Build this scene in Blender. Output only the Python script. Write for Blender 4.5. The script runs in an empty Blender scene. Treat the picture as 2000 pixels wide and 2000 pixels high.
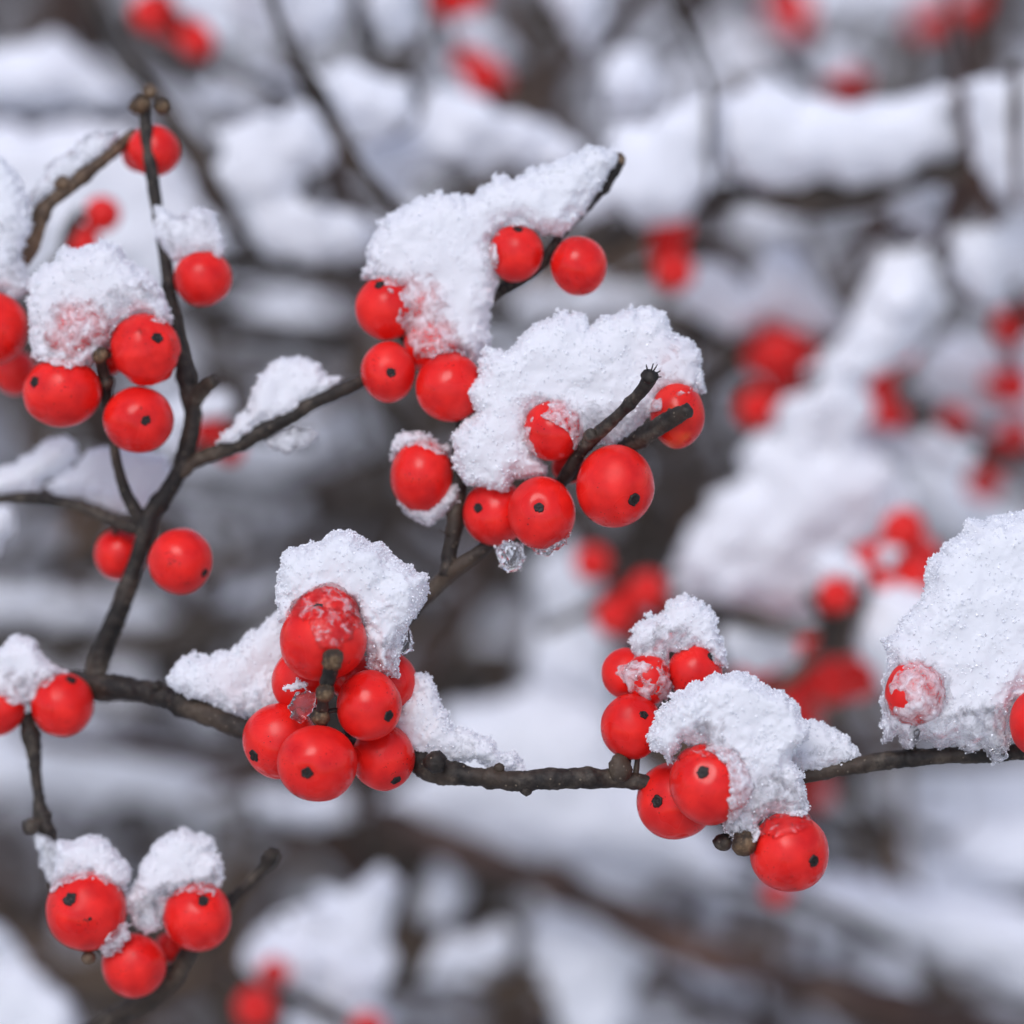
import bpy, math, random
import numpy as np
from mathutils import Vector

# ------------------------------------------------------------------ camera, sky, sun, exposure
scene = bpy.context.scene
COL = scene.collection
K = 0.05e-3            # metres per photo pixel in the plane of focus
DIST = 0.400           # camera to reference plane
PITCH = math.radians(22)
CAM = np.array([0.0, 0.0, 0.62])
AX = np.array([1.0, 0.0, 0.0])
AF = np.array([0.0, math.cos(PITCH), -math.sin(PITCH)])
AU = np.array([0.0, math.sin(PITCH), math.cos(PITCH)])
cd = bpy.data.cameras.new("camera")
cam = bpy.data.objects.new("camera", cd)
COL.objects.link(cam)
cam.location = CAM
cam.rotation_euler = (math.pi / 2 - PITCH, 0, 0)
cd.sensor_width = 36
cd.lens = 36 * DIST / (2000 * K)
cd.clip_start = 0.01
cd.clip_end = 100
cd.dof.use_dof = True
cd.dof.focus_distance = DIST - 0.0015
cd.dof.aperture_fstop = cd.lens / 15.0
cd.dof.aperture_blades = 0
scene.camera = cam

SUN_EL, SUN_AZ = math.radians(58), math.radians(200)
w = bpy.data.worlds.new("World")
scene.world = w
w.use_nodes = True
nt = w.node_tree
sky = nt.nodes.new("ShaderNodeTexSky")
sky.sky_type = 'NISHITA'
sky.sun_disc = False
sky.sun_elevation = SUN_EL
sky.sun_rotation = SUN_AZ
sky.air_density = 1.0
sky.dust_density = 1.0
hs = nt.nodes.new("ShaderNodeHueSaturation")
hs.inputs["Saturation"].default_value = 0.72
hs.inputs["Hue"].default_value = 0.522
nt.links.new(sky.outputs[0], hs.inputs["Color"])
nt.links.new(hs.outputs[0], nt.nodes["Background"].inputs[0])
nt.nodes["Background"].inputs[1].default_value = 0.15
sd = bpy.data.lights.new("sun", 'SUN')
sd.energy = 1.25
sd.angle = math.radians(32)
sd.color = (1.0, 0.965, 0.965)
sun = bpy.data.objects.new("sun", sd)
COL.objects.link(sun)
sun.location = (0, 0, 3)
sun.rotation_euler = (math.pi / 2 - SUN_EL, 0, -SUN_AZ + math.pi)
scene.view_settings.view_transform = 'Standard'
scene.view_settings.look = 'None'
scene.view_settings.exposure = 0.17
scene.view_settings.gamma = 1.0
scene.cycles.max_bounces = 10
scene.cycles.transmission_bounces = 8
scene.cycles.transparent_max_bounces = 12
scene.cycles.caustics_refractive = True
scene.cycles.sample_clamp_indirect = 6.0


def sc(d):
    return K * (1 + d * 1e-3 / DIST)


def P(px, py, d):
    """A point seen at photo pixel (px, py), d millimetres behind the plane of focus."""
    s = sc(d)
    return CAM + (DIST + d * 1e-3) * AF + AX * (px - 1000) * s + AU * (1000 - py) * s


# ------------------------------------------------------------------ noise
rng0 = np.random.RandomState(7)
TAB = rng0.rand(32, 32, 32).astype(np.float32) * 2 - 1
OFF = rng0.rand(32, 32, 32, 3).astype(np.float32)


def vnoise(p, scale, seed=0):
    q = p / scale + np.array([seed * 3.17, seed * 7.31, seed * 1.73])
    i = np.floor(q).astype(np.int64)
    f = q - i
    f = f * f * (3 - 2 * f)
    i &= 31
    j = (i + 1) & 31
    x0, y0, z0 = i[..., 0], i[..., 1], i[..., 2]
    x1, y1, z1 = j[..., 0], j[..., 1], j[..., 2]
    fx, fy, fz = f[..., 0], f[..., 1], f[..., 2]
    a = TAB[x0, y0, z0] * (1 - fx) + TAB[x1, y0, z0] * fx
    b = TAB[x0, y1, z0] * (1 - fx) + TAB[x1, y1, z0] * fx
    c = TAB[x0, y0, z1] * (1 - fx) + TAB[x1, y0, z1] * fx
    d = TAB[x0, y1, z1] * (1 - fx) + TAB[x1, y1, z1] * fx
    return (a * (1 - fy) + b * fy) * (1 - fz) + (c * (1 - fy) + d * fy) * fz


def worley(p, scale, seed=0):
    q = p / scale + np.array([seed * 5.1, seed * 2.3, seed * 9.7])
    i = np.floor(q).astype(np.int64)
    best = np.full(q.shape[:-1], 9.0)
    for dx in (-1, 0, 1):
        for dy in (-1, 0, 1):
            for dz in (-1, 0, 1):
                c = i + np.array([dx, dy, dz])
                m = c & 31
                o = OFF[m[..., 0], m[..., 1], m[..., 2]]
                dd = ((c + o - q) ** 2).sum(-1)
                np.minimum(best, dd, out=best)
    return np.sqrt(best)


# ------------------------------------------------------------------ materials
def mat(name):
    m = bpy.data.materials.new(name)
    m.use_nodes = True
    n = m.node_tree.nodes
    return m, n, m.node_tree.links, n["Principled BSDF"]


def node(n, t, **kw):
    o = n.new(t)
    for k, v in kw.items():
        if k in o.inputs:
            o.inputs[k].default_value = v
        else:
            setattr(o, k, v)
    return o


def ramp(n, l, src, stops):
    r = n.new("ShaderNodeValToRGB")
    e = r.color_ramp.elements
    while len(e) < len(stops):
        e.new(0.5)
    for k, (p, c) in enumerate(stops):
        e[k].position = p
        e[k].color = c if len(c) == 4 else (*c, 1)
    l.new(src, r.inputs[0])
    return r


def berry_material(name, base, patch=None):
    m, n, l, b = mat(name)
    tc = n.new("ShaderNodeTexCoord")
    oi = n.new("ShaderNodeObjectInfo")
    add = node(n, "ShaderNodeVectorMath", operation='ADD')
    mul = node(n, "ShaderNodeMath", operation='MULTIPLY')
    mul.inputs[1].default_value = 37.0
    l.new(oi.outputs["Random"], mul.inputs[0])
    l.new(tc.outputs["Object"], add.inputs[0])
    l.new(mul.outputs[0], add.inputs[1])
    # broad tone changes in the skin
    n1 = node(n, "ShaderNodeTexNoise", Scale=420.0, Detail=3.0)
    l.new(add.outputs[0], n1.inputs["Vector"])
    r1 = ramp(n, l, n1.outputs[0], [(0.3, (base[0] * .74, base[1] * .6, base[2] * .7)), (0.68, (base[0] * 1.04, base[1] * 1.5, base[2] * 1.3))])
    # dark pin-prick specks
    n2 = node(n, "ShaderNodeTexVoronoi", Scale=2600.0)
    l.new(add.outputs[0], n2.inputs["Vector"])
    n3 = node(n, "ShaderNodeTexNoise", Scale=330.0, Detail=2.0)
    l.new(add.outputs[0], n3.inputs["Vector"])
    r3 = ramp(n, l, n3.outputs[0], [(0.46, (0, 0, 0)), (0.72, (.22, .22, .22))])
    lt = node(n, "ShaderNodeMath", operation='LESS_THAN')
    l.new(n2.outputs["Distance"], lt.inputs[0])
    l.new(r3.outputs[0], lt.inputs[1])
    mx = n.new("ShaderNodeMixRGB")
    l.new(lt.outputs[0], mx.inputs[0])
    l.new(r1.outputs[0], mx.inputs[1])
    mx.inputs[2].default_value = (0.10, 0.006, 0.006, 1)
    # brown scuffs
    n7 = node(n, "ShaderNodeTexNoise", Scale=700.0, Detail=4.0, Roughness=0.7)
    l.new(add.outputs[0], n7.inputs["Vector"])
    r7 = ramp(n, l, n7.outputs[0], [(0.66, (0, 0, 0)), (0.74, (.75, .75, .75))])
    m7 = n.new("ShaderNodeMixRGB")
    l.new(r7.outputs[0], m7.inputs[0])
    l.new(mx.outputs[0], m7.inputs[1])
    m7.inputs[2].default_value = (0.22, 0.02, 0.012, 1)
    mx = m7
    out = mx
    if patch:
        n4 = node(n, "ShaderNodeTexNoise", Scale=300.0, Detail=2.0)
        l.new(add.outputs[0], n4.inputs["Vector"])
        r4 = ramp(n, l, n4.outputs[0], [(0.55, (0, 0, 0)), (0.75, (.7, .7, .7))])
        m2 = n.new("ShaderNodeMixRGB")
        l.new(r4.outputs[0], m2.inputs[0])
        l.new(mx.outputs[0], m2.inputs[1])
        m2.inputs[2].default_value = (*patch, 1)
        out = m2
    l.new(out.outputs[0], b.inputs["Base Color"])
    n6 = node(n, "ShaderNodeTexNoise", Scale=260.0, Detail=2.0)
    l.new(add.outputs[0], n6.inputs["Vector"])
    r6 = ramp(n, l, n6.outputs[0], [(0.38, (.2, .2, .2)), (0.6, (.46, .46, .46))])
    l.new(r6.outputs[0], b.inputs["Roughness"])
    b.inputs["Specular IOR Level"].default_value = 0.32
    b.inputs["Subsurface Weight"].default_value = 0.12
    b.inputs["Subsurface Radius"].default_value = (1.0, 0.15, 0.1)
    b.inputs["Subsurface Scale"].default_value = 0.0012
    bm = node(n, "ShaderNodeBump", Strength=0.12, Distance=0.0001)
    n5 = node(n, "ShaderNodeTexNoise", Scale=1500.0, Detail=3.0)
    l.new(add.outputs[0], n5.inputs["Vector"])
    l.new(n5.outputs[0], bm.inputs["Height"])
    l.new(bm.outputs[0], b.inputs["Normal"])
    return m


RED = berry_material("berry skin", (0.86, 0.014, 0.011))
ORANGE = berry_material("orange tinged berry skin", (0.84, 0.018, 0.012), (0.80, 0.13, 0.015))


def bark_material(name, dark, mid, light, sc_=260.0):
    m, n, l, b = mat(name)
    g = n.new("ShaderNodeTexCoord")
    n1 = node(n, "ShaderNodeTexNoise", Scale=sc_, Detail=6.0, Roughness=0.65)
    n2 = node(n, "ShaderNodeTexNoise", Scale=sc_ * 5, Detail=4.0)
    l.new(g.outputs["Object"], n1.inputs["Vector"])
    l.new(g.outputs["Object"], n2.inputs["Vector"])
    r = ramp(n, l, n1.outputs[0], [(0.3, dark), (0.52, mid), (0.72, light)])
    r2 = ramp(n, l, n2.outputs[0], [(0.35, (.45, .45, .45)), (0.7, (1.3, 1.3, 1.3))])
    mu = n.new("ShaderNodeMixRGB")
    mu.blend_type = 'MULTIPLY'
    mu.inputs[0].default_value = 1
    l.new(r.outputs[0], mu.inputs[1])
    l.new(r2.outputs[0], mu.inputs[2])
    n3 = node(n, "ShaderNodeTexNoise", Scale=sc_ * .35, Detail=3.0)
    l.new(g.outputs["Object"], n3.inputs["Vector"])
    r3 = ramp(n, l, n3.outputs[0], [(0.53, (0, 0, 0)), (0.70, (.65, .65, .65))])
    m3 = n.new("ShaderNodeMixRGB")
    l.new(r3.outputs[0], m3.inputs[0])
    l.new(mu.outputs[0], m3.inputs[1])
    m3.inputs[2].default_value = (mid[0] * 2.8, mid[1] * 2.5, mid[2] * 2.1, 1)
    vo = node(n, "ShaderNodeTexVoronoi", Scale=sc_ * 4.5)
    l.new(g.outputs["Object"], vo.inputs["Vector"])
    lt = node(n, "ShaderNodeMath", operation='LESS_THAN')
    lt.inputs[1].default_value = 0.13
    l.new(vo.outputs["Distance"], lt.inputs[0])
    m4 = n.new("ShaderNodeMixRGB")
    l.new(lt.outputs[0], m4.inputs[0])
    l.new(m3.outputs[0], m4.inputs[1])
    m4.inputs[2].default_value = (light[0] * 1.0, light[1] * .98, light[2] * .95, 1)
    l.new(m4.outputs[0], b.inputs["Base Color"])
    b.inputs["Roughness"].default_value = 0.6
    b.inputs["Specular IOR Level"].default_value = 0.35
    bm = node(n, "ShaderNodeBump", Strength=0.8, Distance=0.0002)
    l.new(n2.outputs[0], bm.inputs["Height"])
    l.new(bm.outputs[0], b.inputs["Normal"])
    return m


BARK = bark_material("dark grey brown bark", (.009, .0075, .006), (.034, .026, .020), (.14, .115, .085))
TAN = bark_material("tan brown bark", (.05, .032, .02), (.14, .09, .055), (.26, .19, .12))
BUDM = bark_material("bud scales", (.012, .009, .007), (.07, .045, .026), (.32, .22, .12), 700.0)
FARBARK = bark_material("weathered grey bark", (.016, .012, .009), (.045, .034, .025), (.12, .095, .075), 60.0)
RUSTBARK = bark_material("reddish brown bark", (.03, .017, .012), (.07, .04, .03), (.12, .08, .06), 60.0)

CALYX, n, l, b = mat("calyx scar")
b.inputs["Base Color"].default_value = (.014, .010, .008, 1)
b.inputs["Roughness"].default_value = 0.5
b.inputs["Specular IOR Level"].default_value = 0.4


def snow_material(name, sss_scale, grain, bump, sssw):
    m, n, l, b = mat(name)
    g = n.new("ShaderNodeNewGeometry")
    ng = node(n, "ShaderNodeTexNoise", Scale=grain, Detail=4.0, Roughness=0.7)
    l.new(g.outputs["Position"], ng.inputs["Vector"])
    bm = node(n, "ShaderNodeBump", Strength=bump, Distance=0.00025)
    l.new(ng.outputs[0], bm.inputs["Height"])
    b.inputs["Base Color"].default_value = (.93, .945, .97, 1)
    b.inputs["Roughness"].default_value = 0.5
    b.inputs["Specular IOR Level"].default_value = 0.35
    l.new(bm.outputs[0], b.inputs["Normal"])
    tr = node(n, "ShaderNodeBsdfTranslucent")
    tr.inputs["Color"].default_value = (.93, .945, .97, 1)
    sm = n.new("ShaderNodeMixShader")
    sm.inputs[0].default_value = sssw
    l.new(b.outputs[0], sm.inputs[1])
    l.new(tr.outputs[0], sm.inputs[2])
    b = sm
    # wet translucent slush where the snow lies thin
    at = n.new("ShaderNodeAttribute")
    at.attribute_name = "ice"
    n2 = node(n, "ShaderNodeTexNoise", Scale=950.0, Detail=5.0, Roughness=0.62, Distortion=0.6)
    l.new(g.outputs["Position"], n2.inputs["Vector"])
    ma = node(n, "ShaderNodeMath", operation='MULTIPLY_ADD')
    ma.inputs[1].default_value = 2.6
    ma.inputs[2].default_value = -1.75
    l.new(n2.outputs[0], ma.inputs[0])
    ad = node(n, "ShaderNodeMath", operation='MULTIPLY_ADD')
    ad.inputs[1].default_value = 1.6
    l.new(at.outputs["Fac"], ad.inputs[0])
    l.new(ma.outputs[0], ad.inputs[2])
    cl = node(n, "ShaderNodeMath", operation='MULTIPLY')
    cl.use_clamp = True
    cl.inputs[1].default_value = 0.92
    l.new(ad.outputs[0], cl.inputs[0])
    gate = node(n, "ShaderNodeMath", operation='GREATER_THAN')
    gate.inputs[1].default_value = 0.02
    l.new(at.outputs["Fac"], gate.inputs[0])
    fac = node(n, "ShaderNodeMath", operation='MULTIPLY')
    l.new(cl.outputs[0], fac.inputs[0])
    l.new(gate.outputs[0], fac.inputs[1])
    rf = node(n, "ShaderNodeBsdfRefraction", IOR=1.12, Roughness=0.12)
    gl = node(n, "ShaderNodeBsdfGlossy", Roughness=0.15)
    bm2 = node(n, "ShaderNodeBump", Strength=0.9, Distance=0.0002)
    l.new(n2.outputs[0], bm2.inputs["Height"])
    l.new(bm2.outputs[0], rf.inputs["Normal"])
    l.new(bm2.outputs[0], gl.inputs["Normal"])
    fr = node(n, "ShaderNodeFresnel", IOR=1.33)
    l.new(bm2.outputs[0], fr.inputs["Normal"])
    mi = n.new("ShaderNodeMixShader")
    l.new(fr.outputs[0], mi.inputs[0])
    l.new(rf.outputs[0], mi.inputs[1])
    l.new(gl.outputs[0], mi.inputs[2])
    mo = n.new("ShaderNodeMixShader")
    l.new(fac.outputs[0], mo.inputs[0])
    l.new(b.outputs[0], mo.inputs[1])
    l.new(mi.outputs[0], mo.inputs[2])
    l.new(mo.outputs[0], n["Material Output"].inputs[0])
    return m


SNOW = snow_material("granular wet snow", 0.0012, 5200.0, 0.07, 0.25)

CRYST, n, l, b = mat("ice grains")
b.inputs["Base Color"].default_value = (.95, .96, .98, 1)
b.inputs["Roughness"].default_value = 0.15
b.inputs["Specular IOR Level"].default_value = 0.6

ICE, n, l, b = mat("clear ice")
g = n.new("ShaderNodeNewGeometry")
ng = node(n, "ShaderNodeTexNoise", Scale=1500.0, Detail=2.0)
l.new(g.outputs["Position"], ng.inputs["Vector"])
bm = node(n, "ShaderNodeBump", Strength=0.12, Distance=0.0003)
l.new(ng.outputs[0], bm.inputs["Height"])
b.inputs["Base Color"].default_value = (.97, .98, 1, 1)
b.inputs["Roughness"].default_value = 0.06
b.inputs["Transmission Weight"].default_value = 0.97
b.inputs["IOR"].default_value = 1.31
l.new(bm.outputs[0], b.inputs["Normal"])

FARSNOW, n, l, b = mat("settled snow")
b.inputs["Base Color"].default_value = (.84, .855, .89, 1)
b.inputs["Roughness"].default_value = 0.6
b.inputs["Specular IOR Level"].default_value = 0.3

GROUND, n, l, b = mat("leaf litter and snow patches")
g = n.new("ShaderNodeNewGeometry")
n1 = node(n, "ShaderNodeTexNoise", Scale=7.0, Detail=5.0, Roughness=0.6)
n2 = node(n, "ShaderNodeTexNoise", Scale=60.0, Detail=4.0)
l.new(g.outputs["Position"], n1.inputs["Vector"])
l.new(g.outputs["Position"], n2.inputs["Vector"])
r2 = ramp(n, l, n2.outputs[0], [(0.3, (.018, .013, .008)), (0.55, (.065, .046, .027)), (0.75, (.16, .115, .07))])
r1 = ramp(n, l, n1.outputs[0], [(0.47, (0, 0, 0)), (0.54, (1, 1, 1))])
mx = n.new("ShaderNodeMixRGB")
l.new(r1.outputs[0], mx.inputs[0])
l.new(r2.outputs[0], mx.inputs[1])
mx.inputs[2].default_value = (.88, .9, .93, 1)
l.new(mx.outputs[0], b.inputs["Base Color"])
b.inputs["Roughness"].default_value = 0.8


# ------------------------------------------------------------------ mesh helpers
def mesh_obj(name, v, faces, mats, parent=None, loc=None, smooth=True, midx=None, attr=None):
    """faces: list of (n,3)/(n,4) index arrays or python lists; v in world metres."""
    v = np.asarray(v, dtype=np.float64)
    loc = v.mean(0) if loc is None else np.asarray(loc)
    me = bpy.data.meshes.new(name)
    loops, starts, tot = [], [], 0
    for f in faces:
        f = np.asarray(f, dtype=np.int32)
        if f.size == 0:
            continue
        k = f.shape[1]
        starts.append(np.arange(f.shape[0], dtype=np.int32) * k + tot)
        loops.append(f.ravel())
        tot += f.size
    loops = np.concatenate(loops)
    starts = np.concatenate(starts)
    me.vertices.add(len(v))
    me.vertices.foreach_set("co", (v - loc).astype(np.float32).ravel())
    me.loops.add(len(loops))
    me.loops.foreach_set("vertex_index", loops)
    me.polygons.add(len(starts))
    me.polygons.foreach_set("loop_start", starts)
    if midx is not None:
        me.polygons.foreach_set("material_index", np.asarray(midx, dtype=np.int32))
    sm = np.ones(len(starts), dtype=bool) if smooth is True else (np.zeros(len(starts), dtype=bool) if smooth is False else smooth)
    me.polygons.foreach_set("use_smooth", sm)
    for m in (mats if isinstance(mats, (list, tuple)) else [mats]):
        me.materials.append(m)
    if attr is not None:
        a = me.attributes.new("ice", 'FLOAT', 'POINT')
        a.data.foreach_set("value", np.asarray(attr, dtype=np.float32))
    me.update(calc_edges=True)
    me.validate()
    o = bpy.data.objects.new(name, me)
    COL.objects.link(o)
    if parent is not None:
        o.parent = parent
        o.location = loc - parent_world(parent)
    else:
        o.location = loc
    return o


def parent_world(p):
    q = np.array(p.location)
    while p.parent is not None:
        p = p.parent
        q = q + np.array(p.location)
    return q


def thing(name, label, cat, loc, group=None):
    o = bpy.data.objects.new(name, None)
    o.empty_display_size = 0.005
    COL.objects.link(o)
    o.location = loc
    tag(o, label, cat, group)
    return o


def tag(o, label, cat, group=None, kind=None):
    o["label"] = label
    o["category"] = cat
    if group:
        o["group"] = group
    if kind:
        o["kind"] = kind


def spline(pts, step):
    """Catmull-Rom through rows of pts (n, k), sampled about every step (first three columns)."""
    p = np.asarray(pts, dtype=np.float64)
    if len(p) == 2:
        p = np.array([p[0], (p[0] + p[1]) / 2, p[1]])
    q = np.vstack([2 * p[0] - p[1], p, 2 * p[-1] - p[-2]])
    out = []
    for i in range(1, len(q) - 2):
        n_ = max(2, int(np.linalg.norm(q[i + 1, :3] - q[i, :3]) / step))
        t = np.linspace(0, 1, n_, endpoint=False)[:, None]
        a, b_, c, d = q[i - 1], q[i], q[i + 1], q[i + 2]
        out.append(0.5 * (2 * b_ + (c - a) * t + (2 * a - 5 * b_ + 4 * c - d) * t ** 2 + (3 * b_ - a - 3 * c + d) * t ** 3))
    out.append(p[-1:])
    return np.vstack(out)


def tube(path, segs=14, rough=0.12, nscale=0.0012, seed=0, knots=()):
    """path: (n,4) world xyz + radius. Returns verts, quads, tris of a capped bark tube with uneven girth."""
    c, r = path[:, :3], path[:, 3].copy()
    t = np.gradient(c, axis=0)
    t /= np.linalg.norm(t, axis=1)[:, None] + 1e-12
    nrm = np.zeros_like(c)
    a = np.array([0.3, 0.9, 0.2])
    a = a - t[0] * a.dot(t[0])
    nrm[0] = a / np.linalg.norm(a)
    for i in range(1, len(c)):
        a = nrm[i - 1] - t[i] * nrm[i - 1].dot(t[i])
        nrm[i] = a / (np.linalg.norm(a) + 1e-12)
    bn = np.cross(t, nrm)
    for k, amp in knots:
        ii = np.arange(len(r))
        r = r * (1 + amp * np.exp(-((ii - k * (len(r) - 1)) / 2.2) ** 2))
    ang = np.linspace(0, 2 * math.pi, segs, endpoint=False)
    v = c[:, None, :] + r[:, None, None] * (np.cos(ang)[None, :, None] * nrm[:, None, :] + np.sin(ang)[None, :, None] * bn[:, None, :])
    k = 1.3 * vnoise(v, nscale * 5, seed + 2) + .5 * vnoise(v, nscale * 1.6, seed) + 0.45 * vnoise(v, nscale * 0.5, seed + 1) + 0.35 * vnoise(v, nscale * 0.2, seed + 5)
    v = c[:, None, :] + (v - c[:, None, :]) * (1 + rough * k)[..., None]
    n_ = len(c)
    idx = np.arange(n_ * segs).reshape(n_, segs)
    q = np.stack([idx[:-1], np.roll(idx[:-1], -1, 1), np.roll(idx[1:], -1, 1), idx[1:]], -1).reshape(-1, 4)
    v = v.reshape(-1, 3)
    ends = np.vstack([c[0] - t[0] * r[0] * .5, c[-1] + t[-1] * r[-1] * .5])
    v = np.vstack([v, ends])
    a0, a1 = len(v) - 2, len(v) - 1
    tr = [(a0, idx[0, (i + 1) % segs], idx[0, i]) for i in range(segs)] + [(a1, idx[-1, i], idx[-1, (i + 1) % segs]) for i in range(segs)]
    return v, q, np.array(tr)


def merge(parts):
    vs, qs, ts, o = [], [], [], 0
    for v, q, t in parts:
        vs.append(v)
        qs.append(np.asarray(q).reshape(-1, 4) + o)
        ts.append(np.asarray(t).reshape(-1, 3) + o)
        o += len(v)
    return np.vstack(vs), np.vstack(qs), np.vstack(ts)


def wpath(pts, step_px=5):
    """pts rows: px, py, d(mm), radius(px) -> world path with radius."""
    p = [np.append(P(x, y, d), r * sc(d)) for x, y, d, r in pts]
    return spline(p, step_px * K)


def ball(c, rad, axis, seed, lump=0.2, squash=1.0, n=10):
    """Lumpy bud or nub: a short tube that swells and closes."""
    axis = np.asarray(axis) / np.linalg.norm(axis)
    s = np.linspace(-1, 1, n)
    path = np.array([np.append(c + axis * rad * squash * x, rad * math.sqrt(max(1e-3, 1 - x * x * 0.97))) for x in s])
    return tube(path, 12, lump, rad * 0.7, seed)


# ------------------------------------------------------------------ berries
SEG, RING = 44, 30
th = np.linspace(0, math.pi, RING + 1)[1:-1]
ph = np.linspace(0, 2 * math.pi, SEG, endpoint=False)
UV = np.array([[math.sin(a) * math.cos(p_), math.sin(a) * math.sin(p_), math.cos(a)] for a in th for p_ in ph])
UV = np.vstack([[0, 0, 1], UV, [0, 0, -1]])
_i = np.arange((RING - 1) * SEG).reshape(RING - 1, SEG) + 1
SQ = np.stack([_i[:-1], _i[1:], np.roll(_i[1:], -1, 1), np.roll(_i[:-1], -1, 1)], -1).reshape(-1, 4)
_l = len(UV) - 1
ST = np.array([(0, _i[0, k], _i[0, (k + 1) % SEG]) for k in range(SEG)] + [(_l, _i[-1, (k + 1) % SEG], _i[-1, k]) for k in range(SEG)])


def rot_to(d):
    d = np.asarray(d, float)
    d = d / np.linalg.norm(d)
    h = np.array([1.0, 0, 0]) if abs(d[0]) < 0.8 else np.array([0, 1.0, 0])
    x = np.cross(h, d)
    x /= np.linalg.norm(x)
    return np.stack([x, np.cross(d, x), d], 1)       # columns


def view_to_world(v):
    """rows (right, up, towards camera) -> world directions"""
    return v[:, :1] * AX + v[:, 1:2] * AU - v[:, 2:3] * AF


BSHAPE = UV.copy()
_a = np.arccos(np.clip(UV[:, 2], -1, 1))
BSHAPE *= (1 - 0.075 * np.exp(-(_a / 0.26) ** 2) - 0.06 * np.exp(-((math.pi - _a) / 0.3) ** 2))[:, None]


def calyx_mesh(rad, seed):
    rs = np.random.RandomState(seed)
    m = 20
    ang = np.linspace(0, 2 * math.pi, m, endpoint=False)
    lob = (1 + 0.07 * np.cos(5 * ang + rs.rand() * 6) + 0.06 * np.cos(2 * ang + rs.rand() * 6) + rs.randn(m) * 0.08) * rs.uniform(.85, 1.05)
    rings = [(1.12, -.35), (1.08, .12), (.9, .32), (.66, .26), (.45, .08), (.2, .34)]
    v = [np.stack([np.cos(ang) * lob * a, np.sin(ang) * lob * a, np.full(m, h) + rs.randn(m) * .07], 1) for a, h in rings]
    v = np.vstack(v + [np.array([[0, 0, .3]])]) * rad
    ix = np.arange(len(rings) * m).reshape(-1, m)
    q = np.stack([ix[:-1], np.roll(ix[:-1], -1, 1), np.roll(ix[1:], -1, 1), ix[1:]], -1).reshape(-1, 4)
    t = np.array([(len(v) - 1, ix[-1, k], ix[-1, (k + 1) % m]) for k in range(m)])
    return v, q, t


def berry(root, stems, px, py, d, rx, ry=None, spot=None, wrinkle=0.0, material=None, label=None, seed=[0], stalk=True):
    """One berry with its black calyx scar and its stalk to the nearest wood of its branch."""
    seed[0] += 1
    sd_ = seed[0]
    ry = ry or rx
    s = sc(d)
    c = P(px, py, d)
    allp = np.vstack(stems)
    near = allp[np.argmin(((allp[:, :3] - c) ** 2).sum(1))][:3]
    if spot is not None:
        dx, dy = (spot[0] - px) / rx, -(spot[1] - py) / ry
        k = math.hypot(dx, dy)
        if k > 0.97:
            dx, dy = dx / k * .97, dy / k * .97
        dv = np.array([dx, dy, math.sqrt(max(0.02, 1 - dx * dx - dy * dy))])
    else:
        w_ = c - near
        w_ /= np.linalg.norm(w_) + 1e-9
        dv = np.array([w_ @ AX, w_ @ AU, -(w_ @ AF)])
        if dv[2] > -0.35:
            dv[2] = -0.5
    dv /= np.linalg.norm(dv)
    M = rot_to(dv)
    v = BSHAPE @ M.T
    v = v * (1 + 0.05 * vnoise(v, 1.1, sd_) + 0.012 * vnoise(v, 0.4, sd_ + 3))[:, None]
    if wrinkle:
        v = v * (1 + wrinkle * (vnoise(v * np.array([1, 1.6, 1]), 0.28, sd_) - 0.3 * np.abs(vnoise(v, 0.16, sd_ + 9))))[:, None]
    rz = (rx + ry) / 2
    v = v * np.array([rx, ry, rz]) * s
    o = mesh_obj("berry", c + view_to_world(v), [SQ, ST], material or RED, root, c)
    if label:
        o["label"] = label
    # calyx
    cv, cq, ct = calyx_mesh(0.155 * rz * s * (0.9 + 0.2 * ((sd_ * 37) % 10) / 10), sd_)
    cv = cv @ M.T + dv * np.array([rx, ry, rz]) * s * 0.935 * (1 + 0.05 * float(vnoise(dv[None], 1.1, sd_)[0]))
    mesh_obj("calyx_scar", c + view_to_world(cv), [cq, ct], CALYX, o)
    if stalk:
        start = c + (near - c) * 0.5
        midp = (start + near) / 2 + AU * 3 * s
        sp = spline([np.append(start, 6 * s), np.append(midp, 5 * s), np.append(near, 7 * s)], 6 * s)
        sv, sq, st = tube(sp, 8, .15, 8 * s, sd_)
        mesh_obj("stalk", sv, [sq, st], BARK, o)
    return o


_far = {}


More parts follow.
